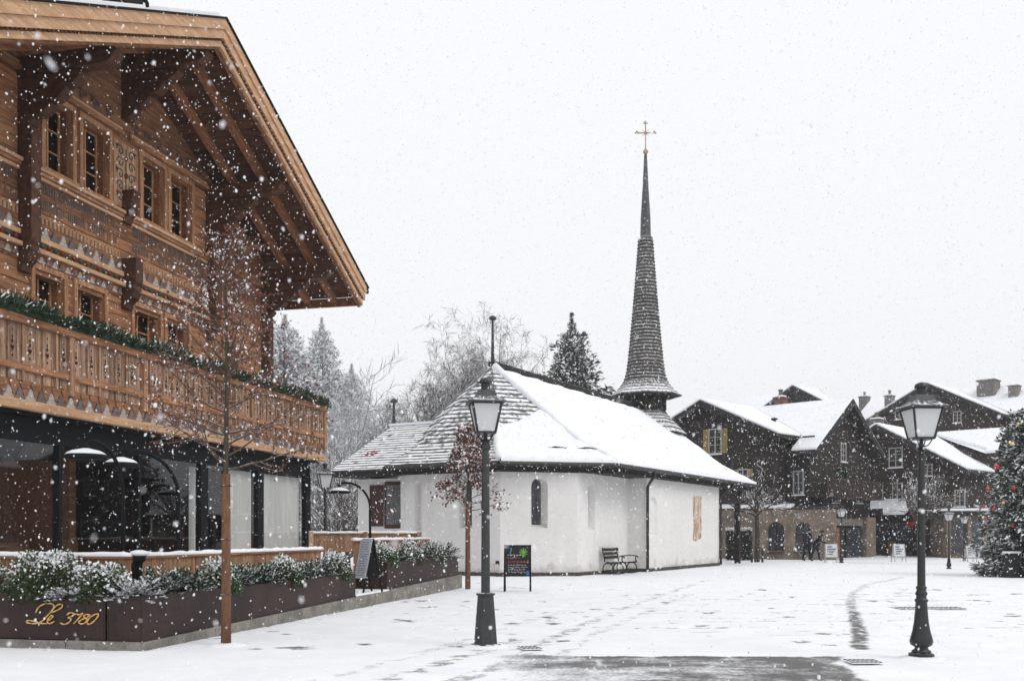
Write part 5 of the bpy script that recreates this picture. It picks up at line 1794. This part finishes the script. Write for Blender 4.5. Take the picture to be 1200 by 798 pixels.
# shop openings under the gable
def opening(h, pxa, pxb, pya, pyb, plane, m, name, th=.06):
    a, c = h.on(pxa, pya, plane), h.on(pxb, pyb, plane)
    k = 0 if plane[0] == 'y' else 1
    lo, hi = sorted((a[k], c[k])); z0, z1 = sorted((a.z, c.z))
    z0 = max(z0, .02)
    b = MB()
    if plane[0] == 'y': b.box(lo, hi, plane[1] - th, plane[1] - .004, z0, z1)
    else: b.box(plane[1] + .004, plane[1] + th, lo, hi, z0, z1)
    return b.build(name, m, h.t)
opening(hA, 962, 968, 600, 656, mx, M['house_stone'], 'stone_pier', .3)
opening(hA, 1010, 1021, 606, 656, mx, M['house_stone'], 'stone_pier', .3)
opening(hA, 970, 982, 618, 655, mx, M['rafter'], 'door', .1)
opening(hA, 990, 1008, 618, 655, mx, M['pane_far'], 'shop_window', .1)
opening(hA, 970, 1008, 607, 616, mx, M['chimney_grey'], 'lintel', .16)
wr = thing('door_wreath', 'dark round wreath hanging high on the timber gable', 'wreath', hA.J + hA.U * (hA.main_x + .12) + hA.V * hA.on(985, 566, mx).y + Vector((0, 0, 4.75)), H_RZ)
r = np.random.default_rng(4)
n = 900
a = r.uniform(0, 2 * math.pi, n)
Pw = np.stack([r.normal(size=n) * .07, np.cos(a) * .55 + r.normal(size=n) * .09, np.sin(a) * .55 + r.normal(size=n) * .09], 1)
Dw = r.normal(size=(n, 3))
inst('foliage', leaf_mesh('foliage', M['hedge_leaf'], Pw, Dw, side_of(Dw, r), .16, .03, (r.random(n) < .12).astype(float)), wr)

# --- house with the awning
hB = House('brown timber house with snowy awning and two roof planes', (30.0, 70.4, 0), 8.57, (5.15, 3.9, 6.7, 8.0), (9.0, 5.74, 5.36), M['brown_timber'])
wyB, myB, mxB = ('y', hB.wing_y), ('y', hB.main_y), ('x', hB.main_x)
for (a, c, d, e) in ((1043, 1057, 526, 546), (1023, 1034, 567, 586), (1047, 1057, 567, 586), (1082, 1092, 545, 556), (1085, 1096, 568, 580)):
    hB.pwin(a, c, d, e, wyB)
hB.pwin(1120, 1130, 575, 592, wyB)
a0, a1 = hB.on(1022, 587, wyB), hB.on(1073, 587, wyB)
lo, hi = sorted((a0.x, a1.x))
yy = hB.wing_y
aw = MB().add([(lo, yy - .02, a0.z), (hi, yy - .02, a0.z), (hi, yy - 1.7, a0.z - .95), (lo, yy - 1.7, a0.z - .95), (lo, yy - .02, a0.z - .08), (hi, yy - .02, a0.z - .08), (hi, yy - 1.7, a0.z - 1.03), (lo, yy - 1.7, a0.z - 1.03)], [(0, 3, 2, 1), (4, 5, 6, 7), (3, 7, 6, 2), (0, 4, 7, 3), (1, 2, 6, 5)]).build('awning', M['eave_wood'], hB.t)
MB().add([(lo + .04, yy - .04, a0.z + .13), (hi - .04, yy - .04, a0.z + .13), (hi - .04, yy - 1.66, a0.z - .80), (lo + .04, yy - 1.66, a0.z - .80), (lo, yy - .02, a0.z + .002), (hi, yy - .02, a0.z + .002), (hi, yy - 1.7, a0.z - .948), (lo, yy - 1.7, a0.z - .948)], [(0, 3, 2, 1), (3, 7, 6, 2), (0, 4, 7, 3), (1, 2, 6, 5)]).build('awning_snow', M['snow'], aw)
MB().box(lo + .1, lo + 1.5, yy - 1.80, yy - 1.74, a0.z - 1.05, a0.z - .55).build('shop_sign', M['chalk'], aw)
opening(hB, 1024, 1070, 612, 653, wyB, M['pane_far'], 'shop_window', .05)
for pa in (1022, 1038, 1053, 1068): opening(hB, pa, pa + 3, 612, 653, wyB, M['brown_timber'], 'shop_post', .12)
opening(hB, 1040, 1050, 634, 653, wyB, M['rafter'], 'shop_panel', .10)
opening(hB, 1064, 1073, 611, 617, wyB, M['red_sign'], 'shop_sign', .20)
opening(hB, 1100, 1112, 611, 650, wyB, M['house_stone'], 'stone_pier', .2)
opening(hB, 1116, 1122, 613, 645, wyB, M['pane_far'], 'shop_window', .06)
opening(hB, 1126, 1150, 605, 612, ('y', hB.wing_y - .3), M['teal'], 'shop_sign', .12)
hB.chimney(-2.6, -3.0, 8.0, 1.5, .8, 'chimney_grey')
# low pale shop beside it
sb = thing('shop_pavilion', 'low beige shop front with pale pillars near the decorated tree', 'shop', at(1140, 58), R(-12))
MB().box(-1.6, 5.0, 0, 4, 0, 2.55).build('wall', M['house_stone'], sb)
MB().box(-1.9, 5.3, -.5, 4.2, 2.56, 2.75).build('roof', M['eave_wood'], sb)
MB().box(-1.88, 5.28, -.48, 4.18, 2.755, 2.93).build('roof_snow', M['snow'], sb, bevel=.05)
for x in (-1.5, -.35, .5, 2.2): MB().box(x, x + .22, -.32, -.1, 0, 2.55).build('pillar', M['house_stone'], sb)
for x in (-1.2, -.05, .9): MB().box(x, x + .8, -.03, -.004, .3, 2.2).build('shop_window', M['pane_far'], sb)

# --- taller houses behind
hC = House('tall brown gabled house with broad chimneys behind the awning house', (40.75, 90.0, 0), 14.5, (9.5, 5.0, 11.4, 8.0), (7.0, 6.2, 11.3), M['brown_timber'])
wyC = ('y', hC.wing_y)
for (a, c, d, e) in ((1050, 1058, 478, 490), (1094, 1102, 483, 494), (1118, 1126, 483, 494)): hC.pwin(a, c, d, e, wyC)
hC.chimney(3.2, -1.2, 13.6, 1.3, 1.5, 'chimney_grey', False)
hC.chimney(5.6, -2.0, 12.9, 1.2, .8, 'chimney_grey', False)
hC.chimney(-4.4, -4.2, 11.6, 2.4, .7, 'chimney_grey')
hD = House('snow roofed house with small grey chimney farthest behind the square', at(1060, 106), 16.2, (1.5, 7.0, 12.2, 9.0), None, M['brown_timber'])
hD.chimney(-3.0, -3.2, 14.2, 1.9, .9, 'chimney_grey')
hE = House('little dark gable peeping over the ridge of the ochre shuttered house', at(958, 96), 15.4, (.2, 3.5, 13.4, 8.0), (5.0, 3.2, 13.6), M['dark_timber'])
# --- the open side of the square, seen in the shop windows
hF = House('dark timber house on the open side of the square beyond the decorated tree', (45, 57, 0), 9.2, (9, 5.0, 6.0, 9.0), (6.5, 5.3, 6.6), M['brown_timber'], R(-95))
hG = House('dark timber house at the far end of the open side of the square', (41, 36, 0), 9.6, (9, 5.0, 6.0, 10.0), (6.5, 5.3, 6.6), M['dark_timber'], R(-100))
for h in (hF, hG):
    for x in (-3, -.6, 1.8):
        h.window(x, x + 1.0, 4.4, 5.6, ('y', h.wing_y))
        h.window(x, x + 1.3, 1.0, 2.4, ('y', h.wing_y))

# ================================================================== trees
def street_tree(label, loc, seed, H, z_crown, reach, n_br, wrap_h, leaf_n, snow_n, leaf_size, r0, leaf_snow, mat_b, mat_t=None):
    r = np.random.default_rng(seed)
    t = thing('young_tree', label, 'tree', loc)
    path = [Vector((.012 * math.sin(z_ * 1.7 + seed), .012 * math.cos(z_ * 1.3), z_)) for z_ in np.linspace(0, H, 16)]
    rads = [r0 * (1 - .86 * (z_ / H) ** 1.1) for z_ in np.linspace(0, H, 16)]
    MB().tube(path, rads, 9).build('trunk', M[mat_b], t, smooth=True)
    wr_ = MB().tube([(0, 0, 0), (0, 0, wrap_h * .5), (0, 0, wrap_h)], [r0 * 1.28, r0 * 1.15, r0 * 1.05], 12)
    wr_.build('trunk_wrap', M['wrap'], t, smooth=True)
    mound(t, .30, .05, seed)
    tie = MB()
    for z_ in (wrap_h * .3, wrap_h * .62, wrap_h * .93): tie.tube([(r0 * 1.28 * math.cos(a), r0 * 1.28 * math.sin(a), z_) for a in np.linspace(0, 2 * math.pi, 13)], .007, 4, caps=False)
    tie.build('tie', M['bark'], t)
    out = []
    for k in range(n_br):
        f = (k + r.random()) / n_br
        z_ = z_crown + (H * .96 - z_crown) * f
        az = k * 2.4 + r.uniform(-.4, .4)
        el = .12 + .85 * f + r.uniform(-.12, .12)
        L = reach * (1.05 - .72 * f) * r.uniform(.75, 1.1)
        rr = np.interp(z_, np.linspace(0, H, 16), rads) * .42 + .002
        grow(r, out, (0, 0, z_), (math.cos(az) * math.cos(el), math.sin(az) * math.cos(el), math.sin(el)), L, rr, 1, 3, (0, 7, 4, 0), .85, .10, .16, .48)
    cr = inst('crown', limbs_mesh(out, 'crown', M[mat_t or mat_b]), t)
    tag(cr, kind='stuff')
    if leaf_n:
        P, D = twig_points(out, 2, r, leaf_n)
        D = D + r.normal(size=D.shape) * .8
        D[:, 2] -= .5
        inst('foliage', leaf_mesh('foliage', M['leaf_brown'], P, D, side_of(D, r), r.uniform(.7, 1.2, leaf_n) * leaf_size, r.uniform(.25, .42, leaf_n) * leaf_size, (r.random(leaf_n) < leaf_snow).astype(float)), t)
    if snow_n:
        P, D = twig_points(out, 1, r, snow_n)
        n = snow_n
        P[:, 2] += .008
        Dn = D + r.normal(size=D.shape) * .2
        inst('snow', leaf_mesh('snow', M['leaf_brown'], P, Dn, np.cross(Dn, [0, 0, 1]) + 1e-4, r.uniform(.02, .05, n), r.uniform(.005, .011, n), np.ones(n)), t)['kind'] = 'stuff'
    return t
street_tree('young leafless tree dusted with snow in front of the chalet', (-3.68, 12.63, 0), 21, 5.25, 2.22, 1.42, 46, 2.22, 4300, 1300, .042, .052, .13, 'bark_green', 'bark_twig')
street_tree('slim young tree with dry brown leaves before the chapel wall', (-1.12, 24.9, 0), 22, 4.1, 2.0, .92, 34, 2.2, 2600, 900, .085, .055, .22, 'bark')

def bare_tree(label, loc, seed, H, spread_r, kids, mat_b='bark_far', r0=.22, trunk_f=.28, lift=.10, group=None, rz=0.0, spread=.75, wig=.2, snow_n=0, rmin=.02, top=3, twigs=0, droop=0.0):
    r = np.random.default_rng(seed)
    t = thing('bare_tree', label, 'tree', loc, rz, group)
    zt = H * trunk_f
    MB().tube([(0, 0, -.1), (.03, 0, zt * .5), (0, .03, zt)], [r0, r0 * .85, r0 * .7], 8).build('trunk', M[mat_b], t, smooth=True)
    out = []
    nb = kids[0]
    for k in range(nb):
        az = k * 2.4 + r.uniform(-.3, .3)
        el = r.uniform(.75, 1.35) if k else 1.5
        L = (H - zt) * r.uniform(.72, 1.0) * (1 if k == 0 else .85)
        dv_ = Vector((math.cos(az) * math.cos(el) * spread_r, math.sin(az) * math.cos(el) * spread_r, math.sin(el)))
        grow(r, out, (0, 0, zt * r.uniform(.85, 1.0)), dv_, L, r0 * .5, 1, top, (0,) + kids[1:], spread, lift, wig, .44, .25, rmin)
    cr = inst('crown', limbs_mesh(out, 'crown', M[mat_b], (6, 5, 3, 3, 3)), t)
    tag(cr, kind='stuff')
    if twigs:
        P, D = twig_points(out, 2, r, twigs)
        D = D * .9 + r.normal(size=D.shape) * .55
        D[:, 2] -= droop
        tw_ = inst('twigs', leaf_mesh('twigs', M['twig'], P, D, side_of(D, r), r.uniform(.35, .8, twigs) * H / 15, r.uniform(.009, .016, twigs) * H / 15, (r.random(twigs) < .3).astype(float)), t)
        tag(tw_, kind='stuff')
    if snow_n:
        P, D = twig_points(out, 1, r, snow_n)
        inst('snow', leaf_mesh('snow', M['leaf_brown'], P, D, np.cross(D, [0, 0, 1]) + 1e-4, r.uniform(.15, .4, snow_n) * H / 8, r.uniform(.015, .03, snow_n) * H / 8, np.ones(snow_n)), t)['kind'] = 'stuff'
    return t

def spruce_meshes(seed, H, Rb, whorls, per, leaves, leaf_l, m, snow, sharp=.9, z0=.06):
    r = np.random.default_rng(seed)
    n = leaves
    kf = r.random(n) ** 1.35
    wi = np.floor(kf * whorls)
    z_ = H * (z0 + (1 - z0) * (wi + r.uniform(-.45, .55, n)) / whorls)
    br = r.integers(0, per, n)
    hsh = np.sin(wi * 12.9898 + br * 78.233 + seed) * 43758.5453
    hsh = hsh - np.floor(hsh)
    az = br * 2 * math.pi / per + wi * 1.1 + (hsh - .5) * .6
    Rw = Rb * (1 - np.minimum(.995, .5 * kf + .5 * wi / whorls + .5 * (wi / whorls) ** 8 * (kf - wi / whorls))) ** sharp * (.72 + .45 * hsh) * np.where(wi >= whorls - 2, .45, 1.0)
    t_ = r.random(n) ** .6
    rad = Rw * t_
    drop = -.28 * rad + .20 * Rw * t_ ** 3
    P = np.stack([np.cos(az) * rad, np.sin(az) * rad, z_ + drop], 1)
    sidew = (r.random(n) - .5) * .55 * Rw * (1 - .6 * t_)
    P[:, 0] += -np.sin(az) * sidew
    P[:, 1] += np.cos(az) * sidew
    D = np.stack([np.cos(az), np.sin(az), -.25 + 1.6 * kf ** 6], 1) + r.normal(size=(n, 3)) * .45
    S = np.cross(D, np.array([0, 0, 1.0]) + r.normal(size=(n, 3)) * .35)
    s = (r.random(n) < snow * (.35 + .65 * t_)).astype(float)
    L = leaf_l * r.uniform(.7, 1.3, n) * (.14 + .86 * np.minimum(1, 1.8 * Rw / Rb))
    me = leaf_mesh('crown', m, P, D, S, L, L * .22, s)
    tk = MB().tube([(0, 0, -.2), (0, 0, H * .5), (0, 0, H * .99)], [Rb * .075, Rb * .045, .01], 8).mesh('trunk', M['bark_far'], True)
    return me, tk
def spruce(label, loc, me, tk, rz=0, sc=(1, 1, 1), group=None, name='spruce_tree'):
    t = thing(name, label, 'tree', loc, rz, group)
    inst('trunk', tk, t)
    inst('crown', me, t)
    t.scale = sc
    return t
# the decorated tree
me, tk = spruce_meshes(5, 6.3, 1.82, 24, 12, 30000, .18, M['spruce'], .36, .45, .03)
XT = at(1212, 33.2)
spruce('big decorated Christmas tree with red baubles at the edge of the square', XT, me, tk, name='christmas_tree')
for k, (px, py, kind, rr) in enumerate(((1168, 547, 'bauble', .125), (1158, 573, 'bauble', .095), (1153, 594, 'bauble', .06), (1165, 596, 'bauble', .08), (1155, 607, 'bauble', .06), (1187, 616, 'bauble', .08), (1188, 572, 'bauble', .08), (1186, 520, 'bauble_gold', .09), (1176, 589, 'bauble_gold', .08), (1193, 497, 'bauble_gold', .07))):
    D_ = 33.2 - max(.2, 1.75 * (1 - (py - 480) / -260) * 0 + (1.75 - abs(px - 1207) / F * 33.2) * .55)
    D_ = 33.2 - .25 - .9 * (1 - min(1, abs(px - 1215) / 66))
    p = at(px, D_, EYE + (HZ - py) / F * D_)
    lab = {0: 'large red bauble high on the decorated tree', 1: 'red bauble hanging at the outer tip of a branch', 2: 'tiny red bauble above the teal shop sign', 3: 'dark red bauble deep in the middle of the tree', 4: 'small red bauble just beside the teal sign', 5: 'orange red bauble low on the decorated tree', 6: 'small red bauble close to the tree trunk', 7: 'gold bauble highest but one on the tree', 8: 'gold bauble halfway down the decorated tree', 9: 'small gold bauble near the top of the decorated tree'}[k]
    t = thing('bauble', lab, 'bauble', p, 0, 'baubles on the Christmas tree')
    rr *= .78
    MB().ball((0, 0, 0), rr, 14).build('ball', M[kind], t, smooth=True)
    MB().lathe([(.02, 0), (.02, .03), (.006, .035), (.006, .07)], 8, (0, 0, rr - .005)).build('cap', M['old_gold'], t)
# dark sled leaning under the tree
sl = thing('snowy_crate', 'dark snow covered box under the decorated tree', 'box', at(1186, 32.3), R(20))
sl.scale = (.62, .62, .8)
MB().add([(-.5, -.35, 0), (.5, -.35, 0), (.5, .35, 0), (-.5, .35, 0), (-.36, -.2, 1.0), (.36, -.2, 1.0), (.36, .25, 1.0), (-.36, .25, 1.0)], [(3, 2, 1, 0), (4, 5, 6, 7), (0, 1, 5, 4), (1, 2, 6, 5), (2, 3, 7, 6), (3, 0, 4, 7)]).build('box_body', M['chalk'], sl, bevel=.03)
MB().box(-.42, .42, -.26, .3, 1.003, 1.08).build('snow_cap', M['snow'], sl, bevel=.04)

# single tall spruce behind the chapel
me, tk = spruce_meshes(8, 18.6, 7.6, 24, 11, 22000, .66, M['spruce'], .10, .92, .05)
spruce('single dark spruce rising behind the chapel roof', at(670, 75), me, tk)
# frosted trees far behind the chalet
me, tk = spruce_meshes(9, 24, 7.6, 34, 14, 30000, .62, M['spruce_far'], .55, .78, .04)
spruce('tall pale frosted spruce standing free beside the chalet gable', at(377, 112), me, tk, 0, (1, 1, 1.10), 'frosted spruces behind the chalet')
spruce('frosted spruce half hidden behind the chalet balcony', at(334, 104), me, tk, 1.3, (1.25, 1.25, 1.04), 'frosted spruces behind the chalet')
spruce('smaller frosted spruce between the taller spruce and the chapel', at(412, 122), me, tk, 2.3, (1.0, 1.0, .95), 'frosted spruces behind the chalet')
bare_tree('frosted bare tree behind the vestry finial', at(437, 100), 31, 17, .8, (9, 10, 8, 0), 'bark_frost', rmin=.03, group='frosted bare trees')
bare_tree('broad frosted bare tree beside the chalet balcony corner', at(402, 82), 32, 17, .9, (10, 11, 8, 0), 'bark_frost', rmin=.03, group='frosted bare trees')
bare_tree('dense dark bare tree behind the vestry roof', at(520, 74), 33, 15.0, .8, (13, 10, 7, 4), group='bare trees behind the chapel', wig=.22, rmin=.018, top=4, twigs=16000)
bare_tree('tall birch with drooping twigs behind the chapel finial', at(583, 80), 34, 19.0, .48, (11, 11, 7, 4), group='bare trees behind the chapel', lift=.02, rmin=.018, top=4, twigs=14000, droop=.6)
bare_tree('thin bare tree reaching over the apse roof', at(556, 84), 36, 18, .5, (7, 9, 7, 4), rmin=.014, top=4, twigs=5000, group='bare trees behind the chapel')
bare_tree('low spreading bare tree behind the vestry', at(480, 66), 35, 9.4, 1.3, (11, 11, 8, 0), group='bare trees behind the chapel', twigs=7000)
bare_tree('wide low snowy bush tree at the far end of the chalet', at(396, 52), 37, 6.2, 1.5, (9, 9, 6, 0), trunk_f=.1, group='bushes between chalet and chapel', snow_n=1500)
bare_tree('brownish bare bush behind the old lamp', at(408, 44), 38, 4.6, 1.5, (9, 8, 6, 0), 'bark', r0=.10, trunk_f=.08, group='bushes between chalet and chapel', snow_n=1500)
bare_tree('tall frosted bush close to the glass corner of the chalet', at(372, 62), 39, 9.5, 1.1, (9, 9, 6, 0), trunk_f=.1, group='bushes between chalet and chapel', snow_n=1500)
# pruned tree before the arched windows, tangled tree beside the slender lamp
bare_tree('pruned tree with wide snowy branches before the arched windows', at(887, 50), 40, 5.1, 2.4, (9, 7, 4, 0), 'bark', r0=.15, trunk_f=.50, lift=-.02, snow_n=1700, spread=.8, rmin=.012)
bare_tree('tangled bare tree before the awning house', at(1080, 47), 41, 5.0, 1.2, (9, 8, 6, 0), 'bark', r0=.17, trunk_f=.40, wig=.35, snow_n=1200, rmin=.014)

# clipped hedge block beside the chapel
t = thing('hedge', 'clipped dark hedge block standing between chapel and arched windows', 'hedge', at(866, 53.5), R(-20))
r = np.random.default_rng(3)
n = 4200
P = r.uniform(-1, 1, (n, 3)) * np.array([.62, .4, .85])
ax = r.integers(0, 3, n)
P[np.arange(n), ax] = np.sign(P[np.arange(n), ax]) * np.array([.62, .4, .85])[ax] * r.uniform(.9, 1.03, n)
P[:, 2] += .87
D = r.normal(size=(n, 3))
inst('foliage', leaf_mesh('foliage', M['hedge_leaf'], P, D, side_of(D, r), .11, .03, ((P[:, 2] > 1.62) & (r.random(n) < .8)).astype(float)), t)
MB().box(-.55, .55, -.33, .33, .02, 1.62).build('hedge_core', M['hedge_leaf'], t)
for k, px in enumerate((881, 893.5)):
    t = thing('bollard', ('low dark bollard beside the clipped hedge', 'thin dark bollard beside the pruned tree')[k], 'bollard', at(px, 49.5), 0, 'bollards before the arched windows')
    MB().lathe([(.06, 0), (.06, .55), (.075, .57), (.075, .62), (.03, .68)], 10).build('bollard_post', M['iron_dark'], t)

# ================================================================== people
def person(label, loc, rz, coat, legs, pose):
    joints, edges, rad = [], [], []
    def J_(p, r_, par=None):
        joints.append(p); rad.append(r_)
        if par is not None: edges.append((par, len(joints) - 1))
        return len(joints) - 1
    ln = pose.get('lean', 0)
    pel = J_((0, 0, .93), (.16, .13))
    wa = J_((0, -.02 - ln * .3, 1.10), (.155, .12), pel)
    ch = J_((0, -.03 - ln * .8, 1.32), (.19, .14), wa)
    nk = J_((0, -.03 - ln * 1.1, 1.48), (.075, .075), ch)
    hd = J_((0, -.05 - ln * 1.25, 1.58), (.085, .095), nk)
    J_((0, -.05 - ln * 1.35, 1.70), (.075, .085), hd)
    for sg_, st in ((1, pose['stride']), (-1, -pose['stride'])):
        hp = J_((sg_ * .10, 0, .88), (.115, .115), pel)
        kn = J_((sg_ * .10, -st * .45, .49), (.078, .082), hp)
        an = J_((sg_ * .10, -st * .75 + .05, .10), (.055, .06), kn)
        J_((sg_ * .11, -st * .75 - .12, .045), (.045, .04), an)
        sh = J_((sg_ * .20, -.03 - ln * .85, 1.40), (.085, .085), ch)
        el = J_((sg_ * .27, -.02 - ln * .8 + st * .3, 1.14), (.065, .065), sh)
        ar = pose['arms']
        wr_ = J_((sg_ * .25, -.10 - ln * .9 + st * .45 - ar * .22, .95 + ar * .16), (.045, .045), el)
        hn = J_((sg_ * .245, -.13 - ln * .9 + st * .5 - ar * .28, .88 + ar * .18), (.035, .025), wr_)
        for q in range(3): J_((sg_ * (.225 + .02 * q), -.15 - ln * .9 + st * .5 - ar * .34, .81 + ar * .18), (.012, .012), hn)
    me = bpy.data.meshes.new('person_body')
    me.from_pydata(joints, edges, [])
    tmp = bpy.data.objects.new('person_body', me)
    link(tmp)
    sk = tmp.modifiers.new('skin', 'SKIN')
    for i, v in enumerate(me.skin_vertices[0].data):
        v.radius = rad[i]
        v.use_root = (i == 0)
    sb_ = tmp.modifiers.new('sub', 'SUBSURF')
    sb_.levels = sb_.render_levels = 2
    dg = bpy.context.evaluated_depsgraph_get()
    ev = bpy.data.meshes.new_from_object(tmp.evaluated_get(dg))
    bpy.data.objects.remove(tmp, do_unlink=True)
    ev.materials.clear()
    for m_ in (coat, legs, M['skin'], M['coat_black']): ev.materials.append(m_)
    for p in ev.polygons:
        c = p.center
        p.use_smooth = True
        p.material_index = 2 if c.z > 1.50 else (0 if c.z > .80 else (1 if c.z > .12 else 3))
    t = thing('person', label, 'person', loc, rz)
    inst('body', ev, t)
    hy = -.05 - ln * 1.3
    MB().ball((0, hy + .012, 1.665), .112, 14, (.92, 1.02, 1.08)).build('hat', M['hair'], t, smooth=True)
    sc_ = MB().lathe([(.17, .80), (.215, .84), (.20, 1.0), (.185, 1.15), (.16, 1.2)], 14)
    sc_.v = [(x, y - .02 - ln * (zz - .9) * 1.2, zz) for x, y, zz in sc_.v]
    sc_.build('coat_skirt', coat, t, smooth=True)
    f = MB().ball((0, hy - .095, 1.60), .016, 6).ball((.035, hy - .082, 1.625), .010, 6).ball((-.035, hy - .082, 1.625), .010, 6)
    f.build('face', M['skin'], t)
    return t
person('walking person in dark navy coat and cap before the arched window', at(946, 51.5), R(35), M['coat_navy'], M['trousers'], {'stride': .22, 'lean': .06, 'arms': .2})
person('stooping person in black coat walking close beside the taller one', at(956, 51.8), R(55), M['coat_black'], M['jeans'], {'stride': .3, 'lean': .26, 'arms': .7}).scale = (.92, .92, .92)

# ================================================================== the falling snow and the air
r = np.random.default_rng(99)
def flakes(n, lo, hi, s0, s1, fine):
    P = r.uniform(lo, hi, (n, 3))
    if fine:
        g = (1 + 5 ** .5) / 2
        oc = np.array([[-1, g, 0], [1, g, 0], [-1, -g, 0], [1, -g, 0], [0, -1, g], [0, 1, g], [0, -1, -g], [0, 1, -g], [g, 0, -1], [g, 0, 1], [-g, 0, -1], [-g, 0, 1]]) / 1.9
        Fc = np.array([[0, 11, 5], [0, 5, 1], [0, 1, 7], [0, 7, 10], [0, 10, 11], [1, 5, 9], [5, 11, 4], [11, 10, 2], [10, 7, 6], [7, 1, 8], [3, 9, 4], [3, 4, 2], [3, 2, 6], [3, 6, 8], [3, 8, 9], [4, 9, 5], [2, 4, 11], [6, 2, 10], [8, 6, 7], [9, 8, 1]])
    else:
        oc = np.array([[1, 0, 0], [0, 1, 0], [-1, 0, 0], [0, -1, 0], [0, 0, 1], [0, 0, -1]], float)
        Fc = np.array([[0, 1, 4], [1, 2, 4], [2, 3, 4], [3, 0, 4], [1, 0, 5], [2, 1, 5], [3, 2, 5], [0, 3, 5]])
    k = len(oc)
    sz = (r.uniform(0, 1, n) ** 2.6 * (s1 - s0) + s0)[:, None, None]
    st = np.ones((n, 1, 3))
    st[:, 0, 2] = r.uniform(1.0, 1.7, n)          # clumps of crystals, a little longer than wide
    st[:, 0, 0] = r.uniform(.7, 1.2, n)
    sh = r.normal(size=(n, 1)) * .25
    o3 = oc[None] * st * sz * (1 + .22 * r.uniform(-1, 1, (n, k, 1)))
    o3[:, :, 0] += o3[:, :, 2] * sh
    V = P[:, None, :] + o3
    return V.reshape(-1, 3), (Fc[None] + k * np.arange(n)[:, None, None]).reshape(-1, 3)
Vs, Fs, off = [], [], 0
for n, lo, hi, s0, s1, fine in ((40000, (-14, 6.0, .03), (14, 22, 12), .0042, .0115, True), (62000, (-24, 22, .03), (36, 60, 21), .008, .019, False), (2600, (-6, 3.0, .1), (6, 7, 5), .003, .0075, True), (260, (-1.6, 1.3, .6), (1.6, 3.0, 3.2), .0025, .006, True)):
    v, f = flakes(n, np.array(lo), np.array(hi), s0, s1, fine)
    Vs.append(v); Fs.append(f + off); off += len(v)
V, Fc = np.concatenate(Vs), np.concatenate(Fs)
me = bpy.data.meshes.new('falling_snow')
me.vertices.add(len(V)); me.vertices.foreach_set('co', V.astype(np.float32).ravel())
me.loops.add(Fc.size); me.loops.foreach_set('vertex_index', Fc.astype(np.int32).ravel())
me.polygons.add(len(Fc))
me.polygons.foreach_set('loop_start', np.arange(0, Fc.size, 3, dtype=np.int32))
me.polygons.foreach_set('loop_total', np.full(len(Fc), 3, np.int32))
me.polygons.foreach_set('use_smooth', np.ones(len(Fc), bool))
me.materials.append(M['flake'])
me.update(calc_edges=True)
tag(inst('snow', me), 'dense white snowflakes falling all over the square', 'snowfall', kind='stuff')

hz_m = bpy.data.materials.new('snowy air')
hz_m.use_nodes = True
nt = hz_m.node_tree
nt.nodes.clear()
ho = nt.nodes.new('ShaderNodeOutputMaterial')
hv = nt.nodes.new('ShaderNodeVolumePrincipled')
hv.inputs['Color'].default_value = (.96, .97, 1, 1)
hv.inputs['Density'].default_value = .0009
hv.inputs['Anisotropy'].default_value = .0
nt.links.new(hv.outputs[0], ho.inputs['Volume'])
hb = MB().box(-330, 330, -330, 330, -1.2, 33).build('haze', hz_m)
tag(hb, 'thin pale snowy air over the whole square', 'haze', kind='stuff')
